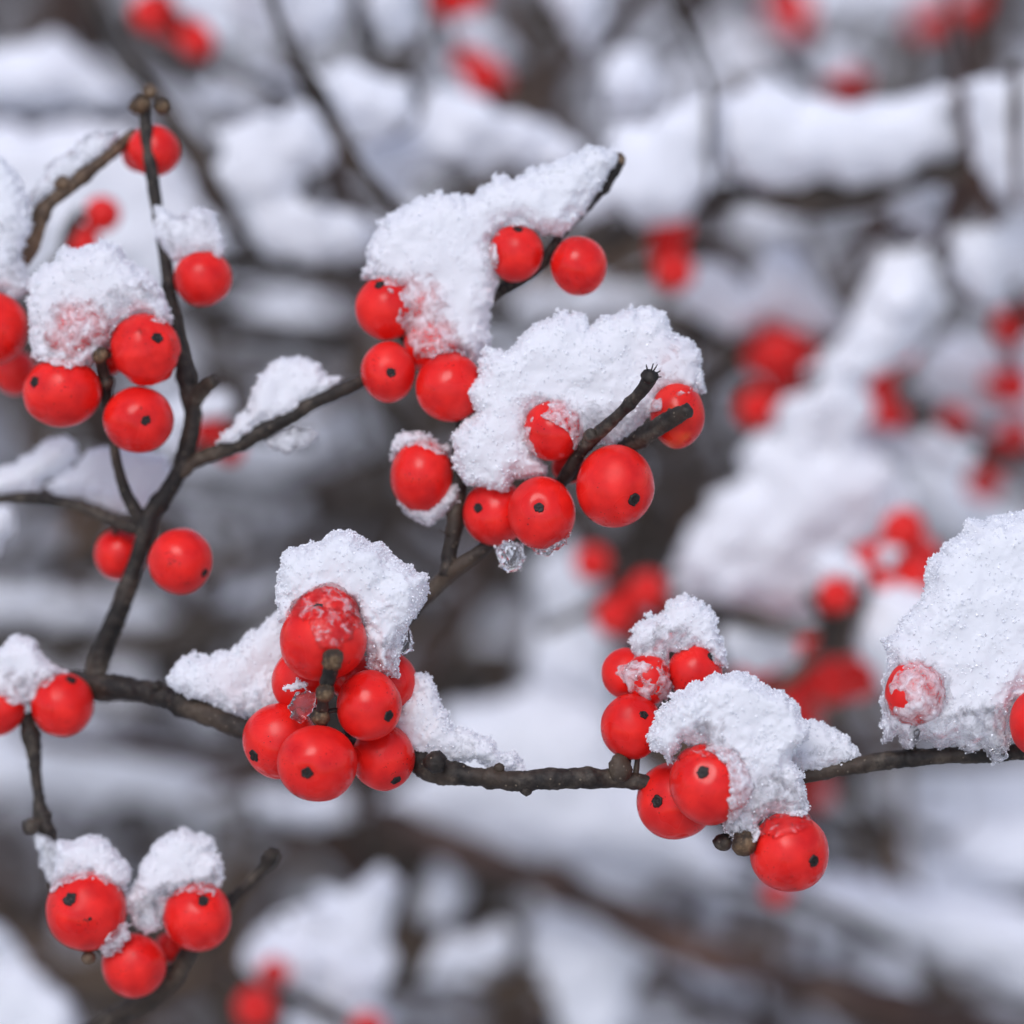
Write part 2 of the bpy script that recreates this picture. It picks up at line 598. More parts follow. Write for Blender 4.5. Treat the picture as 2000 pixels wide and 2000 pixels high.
def far_berry(root, px, py, d, r, stems=None):
    """An out-of-focus berry: shared meshes, own object, with calyx."""
    if not _far:
        v = BSHAPE * (1 + 0.03 * vnoise(BSHAPE, 0.9, 5))[:, None]
        o = mesh_obj("berry", v * 1e-2, [SQ, ST], RED, None, np.zeros(3))
        cv, cq, ct = calyx_mesh(0.165, 3)
        q = mesh_obj("calyx_scar", (cv + np.array([0, 0, .96])) * 1e-2, [cq, ct], CALYX, None, np.zeros(3))
        _far["b"], _far["c"] = o.data, q.data
        bpy.data.objects.remove(o)
        bpy.data.objects.remove(q)
    o = bpy.data.objects.new("berry", _far["b"])
    COL.objects.link(o)
    o.parent = root
    c = P(px, py, d)
    o.location = c - parent_world(root)
    o.scale = (r * sc(d) / 1e-2,) * 3
    rr = random.Random(int(px * 7 + py))
    o.rotation_euler = (rr.uniform(1.2, 2.6), rr.uniform(-.6, .6), rr.uniform(0, 6.28))
    k = bpy.data.objects.new("calyx_scar", _far["c"])
    COL.objects.link(k)
    k.parent = o
    if stems:
        allp = np.vstack(stems)
        near = allp[np.argmin(((allp[:, :3] - c) ** 2).sum(1))][:3]
        s = sc(d)
        sp = spline([np.append(c, 5 * s), np.append((c + near) / 2 + AU * 4 * s, 5 * s), np.append(near, 6 * s)], 12 * s)
        sv, sq, st = tube(sp, 6, .1, 8 * s, 1)
        mesh_obj("stalk", sv, [sq, st], FARBARK, root)
    return o


# ------------------------------------------------------------------ snow
def poly_sdf(poly, x, y):
    d2 = np.full(x.shape, 1e18)
    ins = np.zeros(x.shape, bool)
    n_ = len(poly)
    for i in range(n_):
        ax, ay = poly[i]
        bx, by = poly[(i + 1) % n_]
        ex, ey = bx - ax, by - ay
        wx, wy = x - ax, y - ay
        t = np.clip((wx * ex + wy * ey) / (ex * ex + ey * ey + 1e-9), 0, 1)
        d2 = np.minimum(d2, (wx - ex * t) ** 2 + (wy - ey * t) ** 2)
        c1 = (ay > y) != (by > y)
        xi = ax + (y - ay) / (by - ay + 1e-12) * ex
        ins ^= c1 & (x < xi)
    return np.where(ins, -1, 1) * np.sqrt(d2)


def surface_nets(F, step, org):
    nx, ny, nz = F.shape
    I = F < 0
    cnt = np.zeros((nx - 1, ny - 1, nz - 1), np.uint8)
    for a in (0, 1):
        for b_ in (0, 1):
            for c in (0, 1):
                cnt += I[a:nx - 1 + a, b_:ny - 1 + b_, c:nz - 1 + c]
    cells = np.argwhere((cnt > 0) & (cnt < 8))
    ids = np.full(cnt.shape, -1, np.int64)
    ids[cells[:, 0], cells[:, 1], cells[:, 2]] = np.arange(len(cells))
    acc = np.zeros((len(cells), 3))
    num = np.zeros(len(cells))
    cor = [(a, b_, c) for a in (0, 1) for b_ in (0, 1) for c in (0, 1)]
    val = {k: F[cells[:, 0] + k[0], cells[:, 1] + k[1], cells[:, 2] + k[2]] for k in cor}
    for k in cor:
        for ax in range(3):
            if k[ax] == 0:
                k2 = tuple(1 if i == ax else k[i] for i in range(3))
                f0, f1 = val[k], val[k2]
                m = (f0 < 0) != (f1 < 0)
                t = np.where(m, f0 / (f0 - f1 + 1e-12), 0)
                p = np.tile(np.array(k, float), (len(cells), 1))
                p[:, ax] += t
                acc += p * m[:, None]
                num += m
    v = (cells + acc / np.maximum(num, 1)[:, None]) * step + org
    quads = []
    for ax in range(3):
        sl0 = [slice(1, -1)] * 3
        sl1 = [slice(1, -1)] * 3
        sl0[ax] = slice(0, -1)
        sl1[ax] = slice(1, None)
        a, b_ = I[tuple(sl0)], I[tuple(sl1)]
        e = np.argwhere(a != b_)
        if len(e) == 0:
            continue
        fl = a[e[:, 0], e[:, 1], e[:, 2]]
        g_ = e + 1
        g_[:, ax] -= 1
        u, w_ = (ax + 1) % 3, (ax + 2) % 3

        def cid(du, dw):
            h = g_.copy()
            h[:, u] -= du
            h[:, w_] -= dw
            return ids[h[:, 0], h[:, 1], h[:, 2]]
        q = np.stack([cid(1, 1), cid(0, 1), cid(0, 0), cid(1, 0)], -1)
        q[~fl] = q[~fl][:, ::-1]
        quads.append(q)
    return v, np.vstack(quads)


OCT_V = np.array([[1, 0, 0], [-1, 0, 0], [0, 1, 0], [0, -1, 0], [0, 0, 1], [0, 0, -1]], float)
OCT_F = np.array([[0, 2, 4], [2, 1, 4], [1, 3, 4], [3, 0, 4], [2, 0, 5], [1, 2, 5], [3, 1, 5], [0, 3, 5]])


def clump(name, label, poly, d, R=30, T=45, step=3.2, berries=(), coat=3.0, ice=(), thin=30.0, rim=6.0, amp=1.0,
          grains=0.02, gsize=(1.3, 3.2), seed=1, tilt=(0, 0), cat="snow", group=None, material=None, all_ice=None, fine=True, only_coat=False, zback=None):
    """A lump of snow or ice: the outline is its silhouette, given a pillowed thickness, a crust over the berries
    it lies on, and granular three-dimensional relief. Units are photo pixels at distance d."""
    poly = np.array(poly, float) * np.array([1, -1])
    s = sc(d)
    pad = 4 * step + rim
    x0, y0 = poly.min(0) - pad
    x1, y1 = poly.max(0) + pad
    xc, yc = (x0 + x1) / 2, (y0 + y1) / 2
    bl = [(b_[0], -b_[1], (d - b_[2]) * 1e-3 / s, b_[3]) for b_ in berries]     # x, y, z towards camera, r
    zt = abs(tilt[0]) * (x1 - x0) / 2 + abs(tilt[1]) * (y1 - y0) / 2
    zlo, zhi = -T - zt - 14, T + zt + 14
    for b_ in bl:
        zhi = max(zhi, b_[2] + b_[3] + coat + 14)
    if zback is not None:
        zlo = zback
    gx, gy, gz = np.arange(x0, x1 + step, step), np.arange(y0, y1 + step, step), np.arange(zlo, zhi + step, step)
    X2, Y2 = np.meshgrid(gx, gy, indexing='ij')
    s2 = poly_sdf(poly, X2, Y2)
    p2 = np.stack([X2, Y2, np.zeros_like(X2)], -1)
    s2j = s2 + rim * (0.9 * vnoise(p2, rim * 3.2, seed) + 0.8 * vnoise(p2, rim * 1.3, seed + 2))
    X, Y, Z = np.meshgrid(gx, gy, gz, indexing='ij')
    zz = Z - tilt[0] * (X - xc) - tilt[1] * (Y - yc)
    u = np.maximum(1 + s2j / R, 0)
    F = (np.sqrt((u ** 2)[:, :, None] + (zz / T) ** 2) - 1) * min(R, T)
    if only_coat:
        F = np.full(X.shape, 50.0)
    if bl:
        pts = np.stack([X, Y, Z], -1)
        cn = vnoise(pts, 15.0, seed + 5) * 3.0 + vnoise(pts, 7.0, seed + 6) * 2.5 if fine else 0
        for b_ in bl:
            fb = np.sqrt((X - b_[0]) ** 2 + (Y - b_[1]) ** 2 + (Z - b_[2]) ** 2) - b_[3] - coat - cn
            fb = np.maximum(fb, (s2j + 3)[:, :, None])
            F = np.minimum(F, fb)
    band = np.abs(F) < (16 if fine else 30) * max(1, amp)
    q = np.stack([X[band], Y[band], Z[band]], -1)
    if fine:
        dF = (5.0 * vnoise(q, 38, seed + 1) + 1.6 * vnoise(q, 15, seed + 2)
              + (1.5 * (worley(q, 8, seed) - 0.5) + 1.0 * vnoise(q, 5.5, seed + 4)) * np.clip(0.7 + 1.4 * vnoise(q, 45, seed + 7), .15, 1.6))
    else:
        dF = 12 * vnoise(q, 95, seed + 1) + 11 * vnoise(q, 45, seed + 2) + 5 * vnoise(q, 20, seed + 3)
    F[band] += dF * amp
    F[0], F[-1], F[:, 0], F[:, -1], F[:, :, 0], F[:, :, -1] = 9, 9, 9, 9, 9, 9
    v, qd = surface_nets(F, step, np.array([x0, y0, zlo]))
    if all_ice is not None:
        at = np.full(len(v), float(all_ice))
    else:
        at = np.zeros(len(v))
        for b_ in bl:
            gdist = np.sqrt((v[:, 0] - b_[0]) ** 2 + (v[:, 1] - b_[1]) ** 2 + (v[:, 2] - b_[2]) ** 2) - b_[3]
            at = np.maximum(at, 0.72 * np.clip(1 - gdist / thin, 0, 1))
        for ip, strength in ice:
            ip = np.array(ip, float) * np.array([1, -1])
            sd2 = poly_sdf(ip, v[:, 0], v[:, 1]) + 8 * vnoise(v, 16, seed + 8)
            at = np.maximum(at, strength * np.clip(0.5 - sd2 / 24, 0, 1))
    faces = [qd]
    midx = np.zeros(len(qd), np.int32)
    smooth = np.ones(len(qd), bool)
    if grains:
        rs = np.random.RandomState(seed)
        n_ = int(len(v) * step * step * grains)
        pick = rs.randint(0, len(v), n_)
        near_rim = np.clip(1 + poly_sdf(poly, v[pick, 0], v[pick, 1]) / 22, 0, 1)
        kp = rs.rand(n_) < .3 + .7 * near_rim
        pick, near_rim = pick[kp], near_rim[kp]
        n_ = len(pick)
        if bl:
            gd = np.full(n_, 99.0)
            for b_ in bl:
                gd = np.minimum(gd, np.sqrt((v[pick, 0] - b_[0]) ** 2 + (v[pick, 1] - b_[1]) ** 2 + (v[pick, 2] - b_[2]) ** 2) - b_[3])
            pick = pick[rs.rand(n_) < np.clip(gd / 9, .12, 1)]
        pick = pick[rs.rand(len(pick)) > .85 * np.clip(at[pick] * 1.6 - .2, 0, 1)]
        n_ = len(pick)
        ctr = v[pick] + rs.randn(n_, 3) * step * 0.5
        sz = rs.uniform(gsize[0], gsize[1], (n_, 1)) * rs.uniform(.5, 1.3, (n_, 3))
        A = np.linalg.qr(rs.randn(n_, 3, 3))[0]
        ov = (OCT_V[None] * sz[:, None, :]) @ A + ctr[:, None, :]
        of = (OCT_F[None] + (np.arange(n_) * 6)[:, None, None]).reshape(-1, 3) + len(v)
        v = np.vstack([v, ov.reshape(-1, 3)])
        at = np.concatenate([at, np.repeat(at[pick], 6)])
        faces.append(of)
        gr_ = rs.rand(n_)
        gm = np.where(gr_ < 0.25, 1, np.where(gr_ < 0.28, 2, 0)).astype(np.int32)
        midx = np.concatenate([midx, np.repeat(gm, 8)])
        smooth = np.concatenate([smooth, np.zeros(len(of), bool)])
    lv = v.copy()
    lv[:, 0] -= 1000
    lv[:, 1] += 1000
    wv = CAM + (DIST + d * 1e-3) * AF + s * (lv[:, :1] * AX + lv[:, 1:2] * AU - lv[:, 2:3] * AF)
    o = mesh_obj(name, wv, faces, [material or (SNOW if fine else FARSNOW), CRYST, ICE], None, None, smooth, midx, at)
    tag(o, label, cat, group)
    return o


def Z(pts, f, ox, oy):
    """zoomed-view coordinates -> photo pixels"""
    return [(ox + a / f, oy + b_ / f) for a, b_ in pts]


V1 = lambda *p: Z(p, 2.76, 0, 0)
V2 = lambda *p: Z(p, 2.1467, 650, 250)
V4 = lambda *p: Z(p, 2.76, 0, 600)
V5 = lambda *p: Z(p, 2.76, 400, 1000)
V6 = lambda *p: Z(p, 2.76, 1100, 1100)
V7 = lambda *p: Z(p, 2.414, 0, 1200)
V8 = lambda *p: Z(p, 2.76, 1300, 900)

# ------------------------------------------------------------------ ground
gn = 120
gxs = np.linspace(-6, 6, gn)
gys = np.linspace(-2, 14, gn)
GX, GY = np.meshgrid(gxs, gys, indexing='ij')
gp = np.stack([GX, GY, np.zeros_like(GX)], -1)
gz_ = 0.05 * vnoise(gp, 0.7, 3) + 0.02 * vnoise(gp, 0.25, 4)
gi = np.arange(gn * gn).reshape(gn, gn)
gq = np.stack([gi[:-1, :-1], gi[1:, :-1], gi[1:, 1:], gi[:-1, 1:]], -1).reshape(-1, 4)
gr = mesh_obj("ground", np.stack([GX, GY, gz_], -1).reshape(-1, 3), [gq], GROUND, None, np.zeros(3))
gr["kind"] = "structure"
gr["label"] = "brown leaf litter with melting patches of snow under the shrub"

# ------------------------------------------------------------------ branches
def stem_part(root, name, pts, material=BARK, extra=(), rough=0.14, seed=1, knots=(), segs=14, step=5):
    path = wpath(pts, step)
    parts = [tube(path, segs, rough, 14 * K, seed, knots)] + list(extra)
    v, q, t = merge(parts)
    mesh_obj(name, v, [q, t], material, root)
    return path


def bud(root, px, py, d, r, ax, seed, material=BUDM, name="bud", squash=1.0):
    """A few overlapping scales making one bud or a dried fruit scar."""
    c = P(px, py, d)
    a = ax[0] * AX + ax[1] * AU - ax[2] * AF
    s = sc(d)
    parts = [ball(c, r * s, a, seed, .22, squash)]
    rs = random.Random(seed)
    for k in range(4):
        off = Vector((rs.uniform(-1, 1), rs.uniform(-1, 1), rs.uniform(-1, 1))).normalized()
        parts.append(ball(c + np.array(off) * r * s * .6, r * s * rs.uniform(.35, .55), a + np.array(off) * .5, seed + k, .3, 1.1, 7))
    v, q, t = merge(parts)
    return mesh_obj(name, v, [q, t], material, root)


# --- the forked branch in focus
BR = thing("winterberry_branch", "dark forked branch with the sharpest red berry clusters, rising from its lower arching stem", "branch", P(178, 1341, 16))
st = []
st.append(stem_part(BR, "main_stem", [(-80, 1325, 28, 24), (100, 1338, 20, 24), (178, 1341, 16, 25), (290, 1353, 12, 26), (373, 1382, 9, 24), (476, 1424, 6, 22), (600, 1455, 4, 21),
                                      (720, 1472, 4, 22), (809, 1480, 3, 24), (853, 1504, 2, 25), (943, 1518, 1, 21), (1016, 1525, 0, 21), (1100, 1520, 0, 19), (1209, 1522, 1, 20), (1300, 1532, 1, 18),
                                      (1420, 1532, 2, 17), (1589, 1513, 2, 17), (1680, 1493, 2, 18), (1760, 1482, 2, 19), (1970, 1470, 3, 18), (2120, 1462, 4, 18)],
                    seed=3, rough=.2, knots=((.43, .25), (.52, .3), (.60, .2), (.25, .2)), extra=[
                        ball(P(852, 1488, -0.2), 22 * K, AU + .3 * AX, 5, .35), ball(P(1028, 1543, 0), 12 * K, -AU, 6, .3), ball(P(1210, 1500, 0.3), 20 * K, AU, 7, .3, 1.5),
                        ball(P(690 / 2.414 + 20, 1340, 10.5), 11 * K, AU, 8, .3), ball(P(975, 1500, .5), 10 * K, AU, 9, .3)]))
st.append(stem_part(BR, "side_shoot", [(182, 1345, 16, 22), (200, 1270, 16, 20), (236, 1185, 15, 19), (262, 1110, 15, 18), (283, 1050, 14, 20), (292, 1010, 14, 20), (326, 962, 14, 19), (355, 908, 14, 19),
                                       (377, 817, 14, 17), (368, 763, 14, 18), (351, 672, 14.5, 15), (337, 600, 15, 14), (326, 525, 15.5, 14), (312, 440, 16, 12), (300, 362, 16, 12), (288, 280, 16.5, 12), (283, 205, 17, 11)],
                    seed=12, knots=((.33, .2), (.55, .2), (.70, .2)), extra=[tube(wpath([(372, 790, 14, 17), (395, 760, 13, 16), (420, 742, 12, 15)]), 14, .25, 14 * K, 4)]))
st.append(stem_part(BR, "side_shoot", [(286, 1025, 14, 14), (272, 1010, 14, 15), (245, 958, 13.5, 12), (228, 900, 13, 10), (220, 850, 12.5, 9), (212, 800, 11.5, 10), (206, 750, 10.5, 13), (196, 700, 8.5, 10)], seed=21))
st.append(stem_part(BR, "side_shoot", [(286, 1030, 14.5, 15), (254, 1028, 15, 16), (200, 1008, 17, 14), (152, 988, 18, 13), (72, 974, 20, 12), (0, 975, 22, 11), (-80, 985, 24, 11)], seed=22))
st.append(stem_part(BR, "side_shoot", [(352, 925, 14, 17), (385, 898, 13.8, 17), (471, 864, 13, 16), (590, 800, 12, 14), (699, 748, 11, 16), (790, 705, 13, 14), (880, 640, 14, 13), (960, 580, 14, 13), (1050, 520, 12, 14),
                                       (1097, 455, 12, 12), (1130, 418, 12, 12), (1158, 385, 11.5, 12), (1190, 345, 11, 13), (1206, 318, 11, 13)], seed=23, rough=.2, knots=((.86, .25), (.95, .3), (.45, .2))))
st.append(stem_part(BR, "side_shoot", [(665, 1468, 4, 16), (700, 1400, 7, 15), (760, 1260, 9, 15), (835, 1163, 9.5, 15), (890, 1110, 9, 15), (943, 1072, 9, 14), (1010, 1010, 8.5, 13), (1075, 960, 7, 13), (1100, 937, 6, 13),
                                       (1144, 870, 3.2, 13), (1209, 809, 0, 13), (1250, 768, -2, 12), (1268, 742, -3, 13)], seed=24, knots=((.80, .2), (.93, .3)),
                    extra=[ball(P(1153, 848, 1.6), 12 * K, AU - AF, 11, .3, 1.2), ball(P(1270, 737, -3.2), 17 * K, AU + .4 * AX - .5 * AF, 12, .35, .8)] +
                    [tube(wpath([(1268, 738, -3.2, 3), (1268 + a, 738 + b_, -3.5, 1)]), 6, .1, 9 * K, 3) for a, b_ in ((16, -26), (22, -14), (8, -28), (24, -2), (-6, -26))]))
st.append(stem_part(BR, "side_shoot", [(872, 1125, 9, 15), (878, 1080, 9, 15), (888, 1018, 9, 17), (893, 955, 9, 16), (897, 870, 9.5, 12), (900, 815, 9, 11)], seed=25, rough=.28,
                    extra=[tube(wpath([(882, 1050, 8.6, 3), (868, 1040, 8, 1.5), (858, 1034, 8, .7)]), 6, .1, 9 * K, 3)]))
st.append(stem_part(BR, "side_shoot", [(1090, 945, 7.5, 12), (1180, 900, 5.5, 14), (1251, 855, 3, 20), (1285, 835, 1.8, 17), (1315, 817, 1, 18), (1346, 803, 0, 19)], seed=26, rough=.3))
st.append(stem_part(BR, "side_shoot", [(640, 1462, 4, 14), (634, 1432, 0, 12), (628, 1400, -3.6, 11), (634, 1350, -6, 12), (643, 1318, -7, 14), (650, 1290, -7.8, 15)], seed=27, rough=.3))
st.append(stem_part(BR, "side_shoot", [(1405, 1530, 2, 12), (1408, 1575, 0, 11), (1425, 1615, -2, 11), (1450, 1642, -3.8, 13)], seed=28, rough=.3))
bud(BR, 651, 1286, -8.2, 24, (.1, .3, 1), 31)
bud(BR, 634, 1354, -6.8, 19, (.1, .3, 1), 32)
bud(BR, 626, 1400, -4.2, 16, (-.3, -.4, 1), 33)
bud(BR, 1455, 1648, -5, 24, (.3, -.5, 1), 34)
bud(BR, 1412, 1645, -2.4, 17, (-.3, -.8, .4), 35, BARK)
bud(BR, 272, 206, 16.5, 19, (-.3, .8, .3), 36)
bud(BR, 318, 207, 17, 17, (.4, .8, .3), 37)
bud(BR, 292, 178, 17, 15, (.1, .9, .2), 45, TAN)
bud(BR, 196, 692, 8, 17, (-.6, .4, .6), 38)
bud(BR, 207, 745, 10, 15, (.3, .2, .8), 39, BARK)
bud(BR, 1208, 312, 11.3, 14, (.4, .8, .2), 40, TAN)
bud(BR, 1180, 365, 11.3, 12, (.6, -.3, .3), 41)

B = {}
for key, args in {
    # top of the upright shoot
    "B1": dict(px=300, py=293, d=18.5, rx=52, ry=50), "B1b": dict(px=272, py=298, d=22, rx=34, ry=38),
    "B2": dict(px=397, py=543, d=14, rx=56), "B3": dict(px=284, py=683, d=8.5, rx=68, ry=71, spot=(314, 661), wrinkle=.045, label="wrinkled berry"),
    "B4": dict(px=121, py=766, d=9.5, rx=78, ry=70, spot=(69, 746)), "B5": dict(px=271, py=820, d=9, rx=69, ry=65, spot=(291, 823)),
    "B10": dict(px=150, py=640, d=9.9, rx=66), "B6": dict(px=214, py=705, d=12, rx=28), "B8": dict(px=236, py=1082, d=19, rx=53), "B9": dict(px=353, py=1095, d=11.5, rx=62, ry=64, spot=(404, 1120)),
    # upper centre
    "C1": dict(px=754, py=601, d=10, rx=62, ry=64, spot=(742, 556)), "C2": dict(px=758, py=727, d=8, rx=53, ry=60, spot=(766, 730)), "C3": dict(px=879, py=757, d=7.5, rx=67, ry=68, spot=(946, 745)),
    "C4": dict(px=1008, py=495, d=9.6, rx=53, ry=56, spot=(1012, 448)), "C5": dict(px=1130, py=520, d=9.5, rx=56, ry=59), "C7": dict(px=822, py=590, d=11.0, rx=60), "C6": dict(px=848, py=672, d=10.4, rx=60),
    # middle
    "M1": dict(px=824, py=930, d=9, rx=62, ry=72), "M2": dict(px=968, py=1003, d=8, rx=62, ry=65, spot=(932, 991)), "M3": dict(px=1058, py=1002, d=3.5, rx=64, ry=70, spot=(1052, 991)),
    "M4": dict(px=1201, py=949, d=2.5, rx=76, ry=81, spot=(1237, 977)), "M5": dict(px=1081, py=842, d=4.5, rx=58, ry=60), "M6": dict(px=1322, py=812, d=4.5, rx=53, ry=64, material=ORANGE, label="orange tinged berry"),
    "M7": dict(px=1112, py=910, d=9, rx=34), "M8": dict(px=985, py=850, d=9, rx=52), "M9": dict(px=1296, py=715, d=6.3, rx=48),
    # the cluster facing the camera
    "K1": dict(px=632, py=1254, d=-3.5, rx=85, ry=78), "K2": dict(px=590, py=1330, d=2.5, rx=61, ry=64), "K3": dict(px=720, py=1380, d=-3, rx=65, ry=69, spot=(763, 1397)),
    "K4": dict(px=754, py=1333, d=3, rx=60, ry=61), "K5": dict(px=547, py=1449, d=1.8, rx=72, ry=74, spot=(495, 1475)), "K6": dict(px=619, py=1490, d=-4.3, rx=79, ry=75, spot=(602, 1506)),
    "K7": dict(px=750, py=1481, d=1, rx=61, ry=64, spot=(776, 1525)), "K8": dict(px=685, py=1320, d=2.5, rx=48), "K9": dict(px=637, py=1212, d=-2.7, rx=66, ry=68, spot=(622, 1186)),
    # the two clusters further along
    "R1": dict(px=1233, py=1419, d=1.5, rx=59, ry=66, spot=(1257, 1392)), "R2": dict(px=1220, py=1314, d=4.5, rx=46, ry=50), "R3": dict(px=1266, py=1326, d=2.5, rx=44, ry=52), "R4": dict(px=1358, py=1312, d=3.5, rx=54, ry=56, spot=(1389, 1280)),
    "R5": dict(px=1322, py=1564, d=2, rx=77, ry=78, spot=(1279, 1561)), "R6": dict(px=1385, py=1531, d=-4.5, rx=76, ry=78, spot=(1369, 1502)), "R7": dict(px=1542, py=1665, d=-3.5, rx=80, ry=80, spot=(1588, 1677)),
    "R8": dict(px=1785, py=1352, d=-.9, rx=56, ry=64), "R9": dict(px=2034, py=1409, d=-2, rx=62, ry=68),
}.items():
    B[key] = args


def bl(*keys):
    return [(B[k]["px"], B[k]["py"], B[k]["d"], (B[k]["rx"] + B[k].get("ry", B[k]["rx"])) / 2) for k in keys]


for key, a in B.items():
    berry(BR, st, **a)

# --- tan twig entering at the edge
BL = thing("winterberry_twig", "tan brown curved twig with icy crust and out of focus berries at the frame edge", "branch", P(-60, 560, 19))
sl = [stem_part(BL, "main_stem", [(-90, 640, 20, 16), (0, 560, 19, 16), (50, 500, 18, 16), (66, 465, 18, 16), (90, 406, 17.5, 15), (134, 366, 17.5, 15), (188, 322, 18, 13), (228, 288, 19, 12), (262, 262, 20, 12)], TAN, seed=41, rough=.22, knots=((.55, .35), (.75, .3)))]
bud(BL, 122, 357, 16.8, 15, (-.5, .6, .5), 43, TAN)
B["B7"] = dict(px=-12, py=640, d=13, rx=68, ry=72)
B["B7b"] = dict(px=30, py=728, d=27, rx=44)
berry(BL, sl, **B["B7"])
berry(BL, sl, **B["B7b"])

# --- twig in the lower corner
BN = thing("winterberry_twig", "small low twig with three snow capped berries, one nicked by a small curved scar", "branch", P(200, 2010, 20))
sn = [stem_part(BN, "main_stem", [(120, 2080, 24, 26), (215, 1992, 20, 24), (315, 1938, 16, 22), (364, 1866, 14, 18), (410, 1800, 15, 14), (452, 1755, 16, 13), (505, 1705, 16.5, 14), (536, 1662, 17, 15)], seed=51, knots=((.8, .2), (.97, .3)), rough=.22)]
sn.append(stem_part(BN, "side_shoot", [(350, 1900, 15, 13), (270, 1880, 17, 13), (170, 1830, 17, 14), (112, 1745, 15, 15), (95, 1635, 13.5, 15), (83, 1598, 13.5, 13), (70, 1515, 14, 13), (62, 1449, 14, 16), (50, 1400, 14.5, 17)], seed=52, knots=((.72, .3), (.95, .3)), rough=.25,
                    extra=[tube(wpath([(85, 1605, 13.5, 13), (66, 1613, 12.5, 14), (52, 1616, 12, 13)]), 12, .3, 12 * K, 3)]))
bud(BN, 172, 1868, 9.5, 13, (-.3, -.6, .6), 44, TAN)
B["L1"] = dict(px=121, py=1376, d=13, rx=61, ry=64, spot=(143, 1322))
B["L2"] = dict(px=-4, py=1384, d=13.5, rx=52)
B["N1"] = dict(px=167, py=1778, d=9, rx=79, ry=81, spot=(142, 1749))
B["N2"] = dict(px=263, py=1886, d=11.5, rx=64, ry=64)
B["N3"] = dict(px=386, py=1790, d=10.5, rx=67, ry=68, spot=(402, 1752))
B["N4"] = dict(px=332, py=1852, d=17, rx=32)
NB = {k: berry(BN, sn, **B[k]) for k in ("L1", "L2", "N1", "N2", "N3", "N4")}
NB["N1"]["label"] = "berry with a small curved dark scar"
mk = []
for k in range(9):     # the small dark scar on the first berry's skin
    t_ = -1 + 2 * k / 8
    x_, y_ = 169 + 9 * t_, 1798 - 3.5 * t_ * t_ + 2.2 * math.sin(5.1 * t_)
    zz_ = math.sqrt(80 ** 2 - (x_ - 167) ** 2 - (y_ - 1778) ** 2)
    mk.append((x_, y_, 9 - (zz_ + 1.2) * K * 1e3, (1.2, 2.6, 3.4, 2.2, 3.0, 1.6, 2.8, 3.6, 1.4)[k]))
mv, mq, mt = tube(wpath(mk, 2), 8, .7, 3 * K, 2)
mesh_obj("skin_mark", mv, [mq, mt], CALYX, NB["N1"])

# ------------------------------------------------------------------ snow on the branches in focus
clump("snow_clump", "domed snow cap with crusty rim over the berry cluster that faces the camera", V5((395, 590), (400, 400), (418, 240), (460, 200), (600, 150), (690, 95), (800, 112), (860, 150), (960, 175), (1030, 240), (1100, 285), (1180, 335), (1197, 400), (1187, 465), (1135, 560), (1095, 610), (1065, 690), (1045, 780), (1050, 885), (1025, 912), (960, 885), (905, 875), (868, 800), (870, 660), (850, 600), (800, 540), (720, 500), (640, 500), (560, 520), (490, 560), (450, 600)),
      -0.4, R=42, T=70, step=2.7, berries=bl("K8", "K4"), coat=3, rim=7,
      ice=[(V5((860, 700), (1050, 640), (1060, 900), (900, 900)), .55)], seed=11, grains=.03)
clump("ice_glaze", "thin clear ice sheet over the top berry of the cluster that faces the camera", V5((430, 500), (480, 400), (560, 350), (640, 315), (760, 330), (830, 420), (850, 560), (820, 690), (760, 730), (700, 740), (610, 720), (560, 600), (480, 570)),
      -3.5, R=20, T=20, step=2.8, berries=bl("K1", "K9"), coat=7, only_coat=True, rim=5, seed=12, cat="ice", all_ice=.96, grains=.004)
clump("snow_ridge", "sloping snow wedge on the thick stem beside the berry cluster that faces the camera", V7((785, 285), (860, 200), (960, 178), (1090, 190), (1160, 110), (1240, 40), (1330, -20), (1400, 120), (1400, 420), (1330, 470), (1250, 475), (1100, 485), (980, 435), (850, 385)),
      8, R=40, T=34, rim=8, seed=13, step=2.8, amp=1.3, grains=.035, ice=[(V7((785, 330), (1000, 330), (1400, 380), (1330, 480), (1100, 490), (850, 390)), .5)])
clump("snow_ridge", "grainy melting snow strip tapering along the stem between the two lower berry groups", V5((1000, 1120), (1140, 880), (1190, 870), (1245, 905), (1265, 965), (1285, 1060), (1330, 1150), (1430, 1165), (1530, 1230), (1605, 1300), (1695, 1335), (1715, 1400), (1600, 1410), (1400, 1350), (1200, 1330), (1060, 1260)),
      3, R=34, T=30, rim=8, seed=14, step=2.8, amp=1.3, grains=.035, ice=[(V5((1330, 1150), (1700, 1330), (1720, 1410), (1300, 1350)), .4)])
clump("snow_clump", "long snow flap draped from its stem down over two berries with calyx scars", V6((530, 765), (620, 700), (740, 640), (820, 600), (920, 580), (1060, 640), (1180, 690), (1250, 760), (1300, 850), (1330, 930), (1250, 1010), (1235, 1060), (1300, 1200), (1325, 1290), (1310, 1340), (1100, 1370), (1020, 1470), (930, 1490), (868, 1450), (888, 1300), (880, 1060), (760, 1000), (640, 960), (580, 1065), (480, 1005), (465, 930), (510, 850)),
      -3, R=36, T=64, step=2.7, berries=bl("R6", "R7", "R5"), coat=8, rim=6, seed=15, grains=.03, tilt=(0, .10), zback=-60,
      ice=[(V6((900, 1200), (1080, 1110), (1250, 1100), (1330, 1290), (1300, 1340), (1080, 1390), (1000, 1480), (860, 1460)), .6), (V6((620, 950), (720, 820), (850, 830), (870, 1050), (700, 1000)), .6)])
